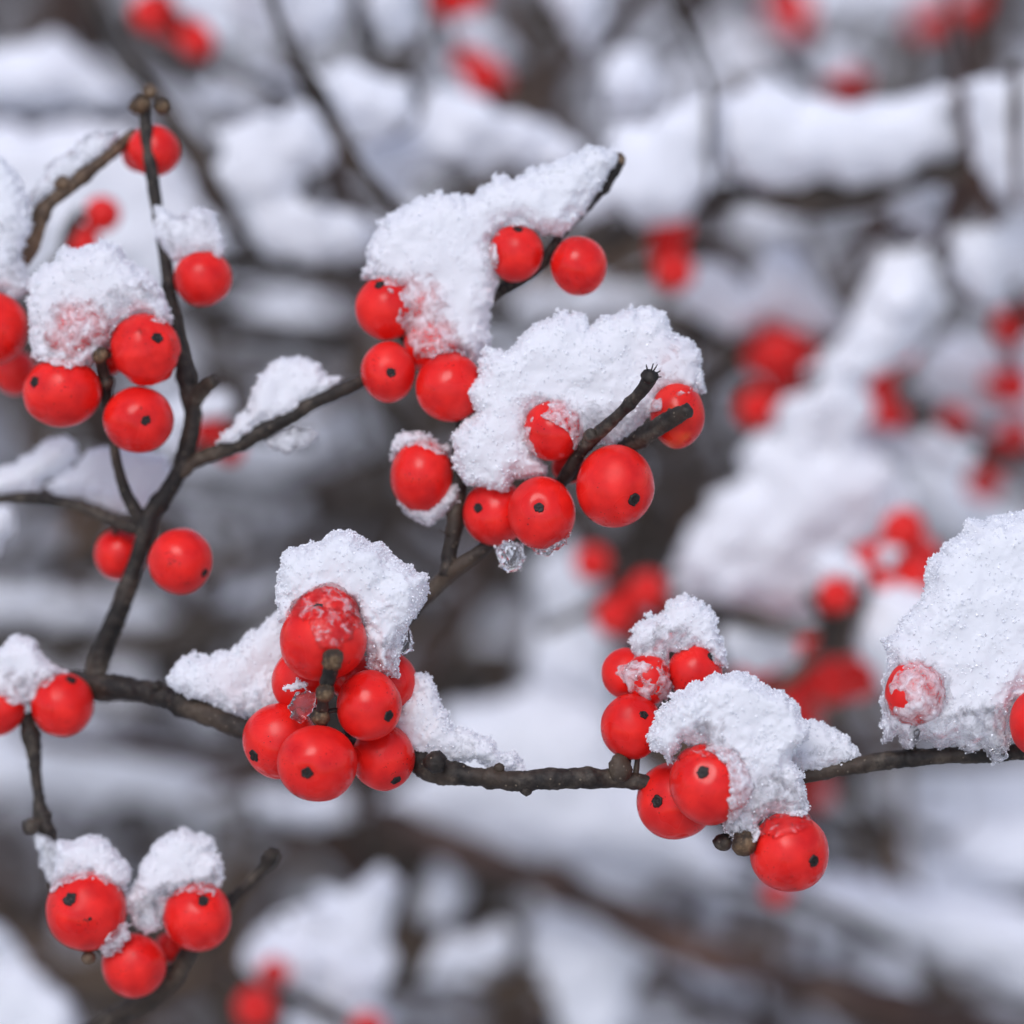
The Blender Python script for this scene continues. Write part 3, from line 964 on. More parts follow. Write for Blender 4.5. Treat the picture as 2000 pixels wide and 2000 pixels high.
clump("snow_ridge", "grey tailing snow wedge on the stem behind the long draped flap", V6((1080, 700), (1180, 690), (1260, 770), (1305, 855), (1360, 840), (1430, 880), (1500, 930), (1560, 970), (1612, 1040), (1580, 1085), (1420, 1145), (1280, 1135), (1180, 1050), (1100, 900)),
      3, R=34, T=38, step=2.8, rim=6, seed=16, grains=.03, ice=[(V6((1230, 990), (1450, 960), (1612, 1040), (1420, 1145), (1250, 1130)), .45)])
clump("snow_clump", "small pink tinged slushy cap on the three stalked berries above the stem", V6((360, 420), (380, 350), (450, 290), (550, 262), (580, 200), (660, 172), (760, 200), (792, 250), (838, 290), (842, 380), (872, 450), (875, 560), (830, 580), (780, 500), (700, 455), (570, 480), (585, 690), (500, 770), (400, 710), (330, 650), (275, 590), (300, 540), (370, 500)),
      3.5, R=34, T=42, step=2.8, berries=bl("R2", "R3", "R4"), coat=1.2, rim=6, seed=17, grains=.03, ice=[(V6((340, 480), (480, 330), (680, 330), (700, 460), (580, 500), (560, 740), (400, 700), (280, 590)), .62)])
clump("snow_clump", "largest steep snow heap crowding the stem at the frame edge, icy underneath", V8((1180, 940), (1250, 900), (1330, 825), (1380, 740), (1422, 680), (1410, 580), (1470, 500), (1590, 400), (1640, 332), (1780, 300), (1932, 255), (2120, 220), (2200, 400), (2200, 1150), (1950, 1230), (1875, 1330), (1862, 1490), (1825, 1590), (1765, 1628), (1700, 1550), (1620, 1578), (1560, 1515), (1480, 1562), (1380, 1505), (1300, 1548), (1240, 1495), (1178, 1538), (1160, 1430), (1165, 1380), (1155, 1250), (1180, 1120), (1195, 1050)),
      1.5, R=60, T=74, step=3.3, berries=bl("R8"), coat=2.2, rim=8, seed=18, grains=.03, ice=[(V8((1170, 1400), (1400, 1380), (1650, 1300), (1860, 1300), (1860, 1520), (1800, 1640), (1150, 1560)), .72), (V8((1160, 1150), (1330, 1080), (1560, 1200), (1500, 1450), (1160, 1460)), .5)])
clump("snow_clump", "lobed twin-humped snow bank on the cluster behind the twig stub pointing at the camera", V2((500, 1290), (560, 1225), (600, 1190), (575, 1110), (605, 1060), (640, 930), (740, 928), (800, 858), (870, 818), (920, 788), (1000, 768), (1050, 790), (1080, 822), (1130, 800), (1200, 758), (1250, 742), (1340, 765), (1390, 780), (1425, 860), (1480, 890), (1558, 940), (1535, 1000), (1560, 1110), (1480, 1130), (1400, 1150), (1290, 1230), (1270, 1315), (1180, 1335), (1080, 1335), (1000, 1370), (985, 1270), (920, 1240), (850, 1210), (830, 1330), (880, 1400), (890, 1450), (760, 1475), (740, 1525), (620, 1505), (560, 1485), (500, 1400)),
      6, R=48, T=56, step=3.0, berries=bl("M5", "M6", "M8", "M9", "M2"), coat=1.8, rim=7, seed=19, grains=.028,
      ice=[(V2((980, 1200), (1060, 1150), (1230, 1170), (1290, 1230), (1270, 1315), (1000, 1370)), .6)])
clump("snow_clump", "high snow bank running up to a bare twig tip above four berries", V2((125, 625), (145, 520), (205, 390), (290, 340), (400, 288), (450, 262), (520, 288), (560, 300), (640, 240), (680, 212), (760, 200), (850, 180), (960, 150), (1030, 108), (1070, 68), (1165, 88), (1185, 128), (1128, 235), (1062, 335), (962, 445), (880, 445), (800, 410), (720, 435), (670, 480), (705, 540), (705, 640), (665, 760), (645, 930), (600, 985), (520, 945), (400, 975), (350, 995), (315, 900), (265, 820), (278, 740), (240, 690), (200, 645)),
      10.5, R=50, T=56, step=3.4, berries=bl("C1", "C4", "C6", "C3", "C7"), coat=2.6, thin=40, rim=7, seed=20, grains=.022)
clump("snow_clump", "rounded pink stained snow cap over the wrinkled berry and its neighbour", V1((150, 1560), (180, 1480), (350, 1350), (480, 1328), (540, 1298), (640, 1330), (672, 1392), (780, 1470), (880, 1560), (918, 1720), (900, 1765), (740, 1690), (640, 1770), (590, 1840), (510, 1960), (400, 1990), (280, 1970), (205, 1945), (165, 1840)),
      9.5, R=46, T=56, step=3.3, berries=bl("B3", "B4", "B10"), coat=4.5, thin=34, rim=7, seed=21, grains=.024, ice=[(V1((220, 1850), (330, 1680), (560, 1580), (800, 1500), (880, 1600), (700, 1690), (560, 1900), (380, 1960)), .62)])
clump("snow_clump", "translucent reddish slush block perched on the lone berry beside the upright shoot", V1((835, 1130), (880, 1130), (960, 1165), (1080, 1108), (1160, 1145), (1180, 1230), (1205, 1330), (1190, 1390), (1080, 1350), (940, 1405), (860, 1335)),
      14, R=30, T=32, step=3.2, berries=bl("B2"), coat=2, rim=6, seed=22, ice=[(V1((835, 1130), (1160, 1100), (1210, 1390), (860, 1400)), .5)], material=None)
clump("snow_clump", "snow pile cut off by the frame edge above a blurred berry", V1((-140, 800), (0, 850), (60, 890), (160, 1080), (170, 1220), (130, 1320), (138, 1490), (150, 1570), (90, 1600), (0, 1580), (-140, 1600)),
      15, R=40, T=44, step=3.8, berries=bl("B7"), coat=3, rim=7, seed=23, ice=[(V1((-100, 1200), (120, 1150), (150, 1590), (-100, 1600)), .5)])
clump("ice_crust", "glassy ice crust along the upper side of the tan twig", V1((160, 1110), (190, 1000), (250, 900), (380, 790), (480, 735), (600, 700), (640, 730), (560, 830), (400, 960), (300, 1010), (230, 1080)),
      18, R=22, T=20, step=3.2, rim=6, seed=24, cat="ice", all_ice=.55)
clump("snow_ridge", "triangular snow wedge on the slanting shoot between the two upper berry groups", V4((1170, 730), (1250, 640), (1320, 560), (1338, 450), (1440, 328), (1520, 278), (1610, 255), (1730, 308), (1762, 370), (1835, 385), (1780, 475), (1600, 568), (1400, 650), (1260, 745)),
      13, R=36, T=34, step=3.3, rim=7, seed=25)
clump("ice_drop", "clear frozen drip hanging below the slanting shoot", V4((1405, 712), (1500, 660), (1600, 635), (1690, 660), (1715, 700), (1640, 750), (1540, 782), (1460, 765)),
      13, R=22, T=18, step=3.2, rim=4, seed=26, amp=.4, cat="ice", all_ice=.7, grains=.012)
clump("snow_ridge", "smooth rounded snow roll lying on the thin horizontal shoot by the frame edge", V4((-120, 1000), (-50, 900), (60, 850), (150, 800), (260, 720), (340, 688), (410, 720), (425, 810), (360, 900), (250, 950), (200, 1010), (0, 1030), (-120, 1040)),
      26, R=44, T=40, step=4, rim=4, seed=27, grains=.008)
clump("snow_ridge", "snow mass wedged in the fork where the upright shoot divides", V4((240, 960), (330, 900), (420, 850), (470, 770), (600, 740), (760, 780), (900, 800), (940, 900), (880, 1000), (850, 1110), (790, 1120), (690, 1110), (560, 1090), (450, 1030), (300, 1010)),
      24, R=44, T=40, step=4, rim=5, seed=28, grains=.01)
clump("snow_clump", "slumped snow patch over two berries at the frame edge above the low twig", V7((-120, 180), (0, 148), (80, 105), (160, 128), (205, 190), (320, 268), (290, 300), (205, 340), (180, 405), (60, 425), (0, 390), (-120, 330)),
      13, R=34, T=42, step=3.5, berries=bl("L1", "L2"), coat=2.5, rim=6, seed=29, ice=[(V7((0, 250), (200, 260), (200, 420), (20, 420)), .5)])
clump("snow_clump", "tuft of crusty snow on the berry with the small curved scar", V7((245, 1210), (288, 1080), (420, 1035), (505, 1078), (562, 1150), (608, 1230), (598, 1320), (510, 1270), (430, 1235), (330, 1255), (262, 1290)),
      10, R=34, T=46, step=3.2, berries=bl("N1"), coat=3, rim=7, seed=30)
clump("ice_crust", "dark wet ice clot between the nicked berry and the lowest berry", V7((470, 1560), (540, 1480), (600, 1440), (615, 1520), (570, 1590), (500, 1610)),
      8.5, R=22, T=22, step=3, berries=bl("N1"), coat=3, rim=5, seed=31, cat="ice", all_ice=.6)
clump("snow_clump", "upright jagged snow slab leaning on the berry beside the bare twig tip", V7((640, 1285), (680, 1150), (740, 1078), (870, 995), (940, 1030), (1022, 1058), (1010, 1120), (1052, 1150), (1035, 1300), (880, 1310), (805, 1340), (765, 1470), (700, 1505), (615, 1445), (595, 1360)),
      11, R=32, T=40, step=3.2, berries=bl("N3", "N2"), coat=2.5, rim=7, seed=32, ice=[(V7((600, 1350), (780, 1250), (1050, 1200), (1030, 1310), (760, 1500), (640, 1470)), .75)])
clump("ice_crust", "icy sleeve on the bent part of the low twig", V7((178, 1050), (230, 1060), (285, 1090), (262, 1260), (240, 1280), (195, 1200)),
      12.5, R=18, T=20, step=3.2, rim=5, seed=33, cat="ice", all_ice=.55)
# clear ice pieces
clump("ice_drop", "clear ice shard stuck to the side of the cluster that faces the camera", V5((445, 1060), (500, 970), (560, 955), (600, 985), (590, 1050), (560, 1090), (520, 1140), (480, 1115)), -2.2, R=16, T=16, step=2.4, rim=4, seed=34, amp=.4, cat="ice", material=ICE, grains=0, fine=True)
clump("frost_feather", "white feathery frost spike on a shaded berry of the camera facing cluster", V5((405, 945), (470, 925), (500, 885), (520, 910), (560, 900), (545, 950), (480, 960), (420, 965)), -2, R=8, T=7, step=2, rim=3, amp=.5, seed=35, cat="frost", grains=.03)
clump("ice_drop", "bubbly clear ice knob beside the top snow of the camera facing cluster", V5((1030, 690), (1085, 610), (1110, 640), (1128, 700), (1110, 745), (1070, 770), (1035, 745)), .5, R=16, T=16, step=2.4, rim=3, seed=36, amp=.4, cat="ice", material=ICE, grains=.01)
clump("ice_drop", "hanging glassy drop under the two spotted berries of the middle cluster", V2((680, 1760), (740, 1722), (800, 1740), (812, 1800), (795, 1850), (745, 1868), (695, 1840)), 4.5, R=24, T=24, step=2.6, rim=3, seed=37, amp=.4, cat="ice", material=ICE, grains=.006)
clump("ice_drop", "thin ice lip on the underside of a spotted berry in the middle cluster", V2((800, 1740), (880, 1770), (950, 1730), (1000, 1690), (980, 1745), (900, 1795), (850, 1780)), 3, R=14, T=16, step=2.6, rim=3, seed=38, amp=.4, cat="ice", material=ICE, grains=.006)
clump("ice_crust", "white frost fringe over the outermost berry of the middle cluster", V2((245, 1390), (262, 1310), (300, 1275), (400, 1285), (490, 1340), (510, 1400), (430, 1360), (340, 1330), (280, 1350)), 9, R=14, T=26, step=3, berries=bl("M1"), coat=2.5, rim=5, seed=39, cat="ice")
clump("ice_crust", "icy beard under the outermost berry of the middle cluster", V2((265, 1555), (330, 1600), (400, 1600), (470, 1520), (530, 1480), (545, 1540), (490, 1610), (400, 1655), (320, 1630)), 9, R=18, T=26, step=3, rim=5, seed=40, cat="ice", all_ice=.6)
clump("ice_glaze", "wet red glaze on the hanging berry with the grey scar", V6((1030, 1460), (1075, 1385), (1180, 1335), (1325, 1285), (1340, 1400), (1260, 1425), (1160, 1455)),
      -3.5, R=20, T=20, step=2.8, berries=bl("R7"), coat=4, only_coat=True, rim=5, seed=43, cat="ice", all_ice=1.02, grains=.004)
clump("ice_glaze", "clear melting glaze on the berry beneath the draped snow flap", V6((585, 1080), (620, 960), (760, 950), (890, 1030), (890, 1090), (720, 1040), (640, 1060)),
      -4.5, R=20, T=20, step=2.8, berries=bl("R6"), coat=5, only_coat=True, rim=5, seed=44, cat="ice", all_ice=1.02, grains=.004)
clump("ice_drop", "clear ice beads under the big snow heap, touching the stem", V8((1740, 1560), (1800, 1540), (1850, 1570), (1840, 1610), (1800, 1630), (1760, 1610)), -1, R=14, T=16, step=2.6, rim=3, seed=42, amp=.4, cat="ice", material=ICE, grains=0)

# ------------------------------------------------------------------ snowy branches out of focus behind
VA = lambda *p: Z(p, 1.932, 0, 0)
VB = lambda *p: Z(p, 1.932, 1000, 0)
VC = lambda *p: Z(p, 2.1467, 1200, 500)
VD = lambda *p: Z(p, 1.2075, 400, 1400)


def bg_branch(label, paths, berries=(), name="shrub_branch", material=FARBARK, group=None):
    root = thing(name, label, "branch", P(*paths[0][0][:3]), group)
    sts = []
    for k, pts in enumerate(paths):
        path = wpath(pts, 14)
        v, q, t = tube(path, 10, .25, 30 * K, len(pts) + k, ((.4, .25), (.7, .25)))
        mesh_obj("main_stem" if k == 0 else "side_shoot", v, [q, t], material, root)
        sts.append(path)
    for b_ in berries:
        far_berry(root, *b_, stems=sts)
    return root


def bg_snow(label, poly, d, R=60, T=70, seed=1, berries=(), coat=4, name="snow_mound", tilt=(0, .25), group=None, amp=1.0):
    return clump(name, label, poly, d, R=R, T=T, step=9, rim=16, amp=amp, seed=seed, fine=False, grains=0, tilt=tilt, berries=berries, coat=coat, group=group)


bg_branch("grey bare twig slanting down behind the upright berry shoot", [[(120, -120, 78, 15), (172, 0, 76, 15), (215, 90, 74, 16), (270, 150, 72, 15), (330, 220, 72, 14), (400, 330, 72, 15), (455, 435, 74, 16), (490, 490, 78, 18)],
           [(430, 500, 90, 16), (520, 505, 86, 20), (620, 530, 86, 19), (720, 545, 90, 18), (900, 600, 96, 18), (1000, 610, 100, 16)]])
bg_branch("thin dark twig with a knot, slanting toward the high snow bank", [[(500, -120, 66, 13), (530, 0, 66, 13), (560, 80, 66, 13), (585, 130, 66, 18), (640, 220, 67, 14), (690, 310, 68, 14), (730, 370, 70, 14), (790, 430, 74, 14), (850, 520, 80, 14)]])
bg_branch("dark twig bent around the small round snow balls at the top edge", [[(690, -80, 118, 16), (700, 40, 118, 18), (720, 100, 120, 16), (790, 150, 120, 20), (830, 190, 122, 16), (900, 240, 125, 14)], [(790, 150, 120, 14), (830, 60, 122, 14), (850, -60, 124, 14)]],
          [(880, 0, 124, 42), (870, -30, 128, 42), (915, -5, 120, 36)])
bg_branch("twig with one blurred red berry smear near the round snow ball", [[(860, -60, 140, 12), (880, 60, 136, 13), (900, 110, 132, 13), (960, 180, 130, 12), (1040, 260, 132, 13), (1130, 330, 140, 14)]],
          [(945, 150, 126, 40), (915, 118, 128, 32), (965, 160, 134, 30)])
bg_branch("twig with three red berries cropped by the top edge", [[(250, -80, 104, 12), (310, -10, 102, 12), (350, 60, 100, 12), (420, 130, 104, 13), (520, 170, 112, 14), (640, 215, 120, 14)]],
          [(296, 25, 98, 40), (345, 15, 102, 44), (385, 78, 98, 38), (340, 50, 106, 34)])
bg_branch("short shoot with two bright blurred berries on white snow beside the upright berry shoot", [[(60, 560, 60, 11), (120, 500, 57, 11), (140, 440, 55, 13), (155, 415, 54, 12)]], [(200, 418, 56, 36), (158, 470, 57, 36)])
bg_branch("thick dark branch bearing the long white snow ridge", [[(2150, 270, 84, 22), (2000, 300, 86, 24), (1900, 325, 88, 26), (1800, 350, 90, 26), (1680, 378, 92, 28), (1560, 388, 92, 30), (1450, 378, 92, 30), (1390, 395, 92, 26), (1310, 425, 94, 24), (1180, 470, 100, 22), (1040, 500, 108, 20), (920, 590, 115, 20)],
           [(1388, 400, 88, 10), (1386, 300, 82, 7), (1386, 180, 80, 7), (1360, 110, 80, 8), (1320, 20, 78, 8), (1290, -80, 76, 8)]],
          [(1310, 448, 93, 40), (1316, 528, 92, 42), (1300, 485, 98, 36)])
bg_branch("brown upright stem crossing the snow ridge near the frame edge", [[(1840, -80, 130, 14), (1860, 40, 110, 13), (1878, 170, 84, 12), (1898, 290, 84, 14), (1925, 380, 86, 16), (1960, 500, 96, 18), (2010, 640, 104, 20)], [(1905, 300, 88, 20), (1880, 370, 94, 30), (1850, 450, 102, 20), (1790, 485, 108, 18), (1690, 425, 110, 16)],
           [(1985, 130, 76, 10), (1983, 250, 74, 10), (1986, 400, 76, 9)]], material=RUSTBARK)
bg_branch("shoot holding one red berry above the long white snow ridge", [[(1500, 100, 160, 12), (1570, 170, 158, 12), (1640, 195, 158, 12), (1760, 210, 160, 13), (1900, 190, 170, 13)]], [(1640, 152, 152, 38), (1665, 160, 156, 32)])
bg_branch("twig with dark red berries cropped by the top edge near the bark brown corner", [[(1480, -60, 190, 14), (1530, 0, 190, 14), (1560, 60, 190, 13), (1600, 140, 196, 12)]], [(1545, 5, 186, 38), (1556, 42, 184, 34), (1525, 20, 196, 34)])
bg_branch("twig with a smear of red berries at the top corner", [[(1760, 60, 215, 13), (1850, 20, 212, 14), (1920, -20, 212, 13), (1980, -80, 215, 14)]], [(1830, 35, 206, 32), (1862, 30, 208, 30), (1800, 48, 212, 26), (1905, 5, 206, 26)])
bg_branch("drooping shoot with a heavy bunch of dark red berries under a snow saddle", [[(1240, 620, 120, 18), (1330, 640, 118, 18), (1440, 660, 116, 18), (1530, 700, 114, 16), (1560, 760, 114, 13)]],
          [(1521, 690, 106, 44), (1492, 700, 112, 40), (1555, 695, 112, 40), (1526, 655, 114, 40), (1480, 798, 104, 42), (1530, 740, 110, 36), (1500, 665, 120, 36), (1548, 655, 120, 36)])
bg_branch("shoot with four red berries stacked beside the diagonal snow ridge", [[(1780, 620, 104, 12), (1740, 700, 104, 12), (1735, 780, 104, 13), (1790, 830, 106, 14), (1880, 860, 112, 15), (2010, 900, 118, 15)]],
          [(1764, 692, 98, 28), (1714, 745, 98, 36), (1705, 802, 98, 34), (1742, 812, 102, 30), (1715, 775, 104, 30)])
bg_branch("shoot with pale snow dusted berries along the frame edge", [[(2080, 930, 130, 14), (1990, 900, 128, 14), (1930, 860, 128, 13), (1860, 840, 128, 12)]],
          [(1866, 820, 122, 32), (1960, 876, 122, 38), (1920, 945, 126, 34), (1985, 850, 130, 34)])
bg_branch("shoot with deep red berries at the frame edge under a snow lump", [[(2090, 820, 130, 14), (2010, 770, 128, 14), (1980, 700, 126, 13), (1960, 600, 128, 12)]], [(1975, 640, 122, 38), (1978, 755, 122, 38), (2010, 620, 124, 38), (1945, 752, 124, 28)])
bg_branch("shoot with a cluster of dark red berries next to the largest snow heap", [[(1640, 1190, 88, 14), (1700, 1150, 86, 14), (1745, 1100, 86, 13), (1780, 1050, 86, 12)]],
          [(1764, 1034, 80, 43), (1694, 1090, 82, 32), (1782, 1122, 82, 44), (1730, 1142, 82, 44), (1798, 1086, 88, 40), (1740, 1075, 92, 36), (1815, 1150, 90, 34)])
bg_branch("forked twig with one snow capped red berry above the grey gap", [[(1500, 1360, 84, 14), (1590, 1280, 82, 14), (1620, 1230, 80, 16), (1600, 1180, 78, 14), (1575, 1160, 78, 12)], [(1620, 1230, 80, 13), (1660, 1220, 80, 13), (1690, 1170, 80, 13), (1720, 1120, 82, 13)], [(1620, 1225, 80, 15), (1540, 1230, 82, 16), (1460, 1205, 86, 17), (1360, 1190, 90, 17), (1280, 1200, 96, 16)]],
          [(1633, 1164, 74, 37)])
bg_branch("hanging bunch of wide red berries behind the draped snow flap", [[(1640, 1215, 96, 14), (1630, 1280, 94, 14), (1600, 1310, 94, 13), (1520, 1330, 96, 14)]],
          [(1626, 1330, 90, 46), (1672, 1324, 92, 44), (1592, 1318, 94, 40), (1573, 1268, 98, 32), (1500, 1330, 96, 46), (1526, 1362, 94, 46), (1556, 1345, 96, 42), (1560, 1300, 102, 40), (1470, 1320, 104, 36), (1570, 1400, 100, 34)])
bg_branch("shoot with three loose red berries on pale snow near the three stalked berries", [[(1060, 1230, 100, 13), (1150, 1190, 98, 13), (1200, 1140, 98, 12), (1230, 1060, 100, 12)]], [(1265, 1155, 92, 40), (1200, 1206, 92, 40), (1157, 1100, 94, 37), (1225, 1170, 98, 30)])
bg_branch("long reddish brown branch sloping below the wide snow bank", [[(600, 1480, 150, 18), (690, 1560, 148, 20), (773, 1607, 130, 28), (950, 1680, 126, 32), (1145, 1760, 124, 34), (1394, 1870, 124, 36), (1600, 1930, 128, 38), (1808, 1985, 130, 40), (2150, 2080, 140, 40)], [(800, 1615, 146, 14), (860, 1690, 150, 13), (880, 1800, 155, 12), (860, 1900, 160, 12)]], material=RUSTBARK)
bg_branch("vertical pale tan stem behind the low twig", [[(470, 1480, 210, 24), (462, 1600, 206, 24), (470, 1750, 204, 26), (490, 1900, 204, 26), (500, 2100, 206, 26)]], material=TAN)
bg_branch("twig with two red berries near the bottom edge in snow", [[(440, 1900, 92, 13), (500, 1930, 92, 13), (600, 1960, 94, 14), (740, 2040, 98, 14)]], [(500, 1968, 88, 42), (535, 1900, 96, 30), (718, 2010, 92, 36)])
bg_branch("grey branch under the snow humps at the bottom edge", [[(420, 2080, 140, 18), (600, 1960, 136, 18), (780, 1900, 134, 20), (900, 1890, 134, 18), (1040, 1850, 136, 18), (1240, 1860, 140, 16), (1330, 1800, 146, 14)], [(780, 1900, 134, 16), (770, 1800, 132, 15), (800, 1700, 134, 14), (860, 1660, 140, 13)], [(1160, 1850, 138, 18), (1180, 1950, 138, 20), (1190, 2080, 140, 22)]])
bg_branch("twig with one small red berry peeking below the hanging berry with grey scar", [[(1400, 1720, 118, 13), (1490, 1740, 116, 13), (1600, 1770, 116, 14), (1750, 1850, 124, 14)]], [(1518, 1742, 108, 26)])
bg_branch("twig with a dim red berry under the thin stem near the biggest heap", [[(1500, 1600, 178, 13), (1580, 1580, 175, 13), (1700, 1600, 175, 14), (1850, 1650, 178, 14), (2050, 1700, 180, 14)]], [(1592, 1545, 168, 30)])
bg_branch("twig with faint snow coated berries behind the fork of the upright shoot", [[(300, 960, 82, 12), (350, 900, 80, 12), (410, 870, 80, 12), (480, 850, 84, 12), (600, 860, 90, 12)]], [(408, 835, 76, 36), (450, 880, 80, 26)])
bg_branch("dark branch under the banks of snow at the side edge", [[(-120, 440, 130, 20), (50, 500, 126, 20), (200, 540, 124, 20), (330, 600, 122, 20), (500, 640, 124, 20), (700, 660, 130, 20)], [(-100, 235, 128, 26), (60, 222, 126, 26), (150, 225, 126, 24), (260, 240, 126, 22), (400, 330, 130, 20)]])
bg_branch("low dark branch below the grey snow bands", [[(-120, 1260, 160, 28), (80, 1255, 158, 30), (250, 1262, 156, 28), (420, 1230, 154, 26), (560, 1180, 152, 24)], [(-120, 1130, 165, 24), (60, 1100, 162, 24), (160, 1090, 160, 22), (260, 1130, 160, 20), (420, 1230, 156, 20)]])

wt = (0, .3)
S = bg_snow
S("white band of snow across the upper corner behind the tan twig", [(-140, 100), (60, 90), (120, 70), (180, 130), (240, 185), (250, 220), (150, 205), (0, 215), (-140, 220)], 122, seed=51)
S("deep smooth snow bank behind the tan twig and two blurred berries", [(-140, 245), (0, 240), (100, 255), (250, 262), (340, 305), (395, 390), (440, 470), (420, 540), (330, 585), (180, 560), (0, 560), (-140, 560)], 112, R=90, T=80, seed=52)
S("thick sagging snow arc hung between two bare slanting twigs", [(430, 262), (520, 232), (600, 218), (640, 262), (650, 320), (600, 345), (590, 385), (650, 415), (760, 418), (735, 500), (640, 522), (540, 502), (480, 440), (430, 350)], 84, seed=53)
S("narrow grey white snow strip above the sagging snow arc", [(400, 100), (450, 130), (560, 155), (630, 200), (620, 225), (560, 215), (450, 225), (390, 180)], 120, seed=54, R=40, T=40)
S("white snow wedge at the top edge between two bare twigs", [(440, -60), (540, -80), (660, -60), (690, 40), (610, 115), (565, 70), (500, 95), (450, 50)], 110, seed=55)
S("soft snow lump right of the knotted twig", [(620, 150), (700, 135), (780, 165), (795, 230), (760, 265), (680, 255), (630, 200)], 90, seed=56)
S("egg shaped snow ball between dark twigs at the top edge", [(730, 30), (745, -30), (790, -45), (825, 0), (820, 60), (775, 92), (740, 75)], 108, seed=57, name="snow_ball")
S("broad white snow shelf behind the high snow bank", [(690, 300), (740, 270), (830, 240), (850, 185), (900, 195), (980, 215), (1060, 240), (1130, 285), (1130, 335), (1000, 335), (870, 325), (800, 350), (760, 395), (715, 345)], 100, seed=58)
S("dim snow puff beside the smeared red berry near the top", [(860, 60), (920, 30), (1000, 60), (1020, 120), (960, 140), (890, 110)], 170, seed=59, name="snow_ball")
S("bright round snow ball on its own near the top", [(1165, 165), (1180, 120), (1225, 105), (1275, 120), (1285, 170), (1265, 210), (1220, 225), (1180, 210)], 110, seed=60, name="snow_ball", R=50, T=55)
S("slender upright snow tongue at the top edge", [(1090, -40), (1170, -50), (1182, 60), (1150, 115), (1110, 80)], 125, seed=61)
S("near end of the long snow ridge, broken off by a thin grey twig", [(1120, 370), (1190, 270), (1250, 235), (1320, 205), (1400, 200), (1405, 340), (1350, 425), (1290, 425), (1240, 450), (1200, 430), (1110, 470)], 86, seed=62, R=70, T=70, amp=.6)
S("long smooth white snow ridge spanning toward the brown stem", [(1392, 215), (1440, 172), (1500, 162), (1570, 185), (1650, 195), (1740, 198), (1820, 182), (1868, 180), (1885, 300), (1800, 332), (1680, 358), (1560, 366), (1450, 348), (1392, 318)], 88, seed=63, R=85, T=80, amp=.45)
S("tall snow block at the side edge beyond the brown stem", [(1882, 172), (1960, 140), (2120, 105), (2120, 400), (1960, 405), (1925, 330)], 80, seed=64, R=80, T=70, amp=.5)
S("triangular snow wedge under the long snow ridge", [(1690, 395), (1780, 342), (1845, 335), (1862, 410), (1885, 470), (1850, 485), (1780, 448)], 104, seed=65)
S("forked white snow mass hanging at the side edge", [(1880, 460), (1960, 375), (2100, 390), (2100, 480), (1980, 545), (1935, 605), (1885, 590), (1868, 520)], 94, seed=66)
S("pale out of focus snow field above the long snow ridge", [(1370, 60), (1450, 50), (1540, 90), (1590, 160), (1500, 180), (1400, 170)], 200, seed=67)
S("white snow strip along the top edge above the brown corner", [(1560, -60), (1900, -80), (1890, 25), (1700, 45), (1590, 60), (1560, 20)], 240, seed=68)
S("snow saddle with two peaks above the dark berry bunch", [(1330, 565), (1350, 500), (1420, 525), (1465, 560), (1500, 500), (1560, 488), (1612, 560), (1640, 640), (1590, 655), (1500, 625), (1440, 655), (1380, 630), (1310, 595)], 110, seed=69, R=55, T=55)
S("small dim snow ball in the dark hollow under the long snow ridge", [(1440, 420), (1480, 385), (1530, 400), (1545, 450), (1500, 475), (1455, 460)], 150, seed=70, name="snow_ball")
S("long diagonal snow ridge descending into a broad white heap", [(1720, 485), (1800, 485), (1832, 590), (1790, 655), (1720, 722), (1675, 800), (1662, 880), (1745, 920), (1785, 985), (1720, 1042), (1645, 1092), (1630, 1130), (1590, 1195), (1550, 1222), (1450, 1195), (1340, 1155), (1312, 1115), (1345, 1020), (1390, 962), (1470, 940), (1455, 888), (1520, 815), (1600, 715), (1660, 615)], 98, seed=71, R=80, T=75, amp=1.7)
S("curved snow band linking the diagonal ridge to the frame edge berries", [(1650, 860), (1720, 825), (1820, 832), (1910, 880), (1850, 910), (1750, 902)], 108, seed=72, R=45, T=45)
S("snow lump above pale dusted berries at the side edge", [(1790, 690), (1850, 655), (1920, 675), (1965, 720), (2100, 745), (2100, 870), (1950, 850), (1850, 790), (1800, 745)], 132, seed=73)
S("dim snow patch between dusted berries and the biggest heap", [(1800, 955), (1880, 940), (1930, 990), (1910, 1050), (1830, 1050)], 160, seed=74)
S("rounded snow hump tucked against the biggest snow heap", [(1672, 1200), (1740, 1150), (1850, 1170), (1850, 1300), (1740, 1345), (1680, 1280)], 82, seed=75)
S("small snow shelf over the wide red berries behind the draped flap", [(1400, 1225), (1480, 1210), (1560, 1270), (1582, 1322), (1450, 1315), (1400, 1295)], 90, seed=76, R=45, T=45)
S("snow cap on the single berry above the grey gap", [(1575, 1100), (1630, 1075), (1690, 1110), (1685, 1160), (1655, 1140), (1610, 1150)], 76, seed=77, R=35, T=40)
S("wide snow bank running beneath the stem toward the lower corner", [(500, 1545), (620, 1530), (720, 1555), (830, 1500), (870, 1390), (1000, 1340), (1180, 1380), (1230, 1480), (1400, 1640), (1480, 1725), (1560, 1705), (1700, 1722), (1850, 1750), (2100, 1780), (2100, 1990), (1900, 1905), (1750, 1850), (1500, 1775), (1350, 1712), (1150, 1700), (1000, 1660), (800, 1612), (600, 1610), (520, 1585)], 140, seed=78, R=90, T=90)
S("upright pale snow column rising behind the middle of the thin stem", [(1035, 1360), (1050, 1250), (1045, 1120), (1100, 1050), (1150, 1110), (1190, 1270), (1215, 1400), (1120, 1420)], 150, seed=79, R=80, T=80)
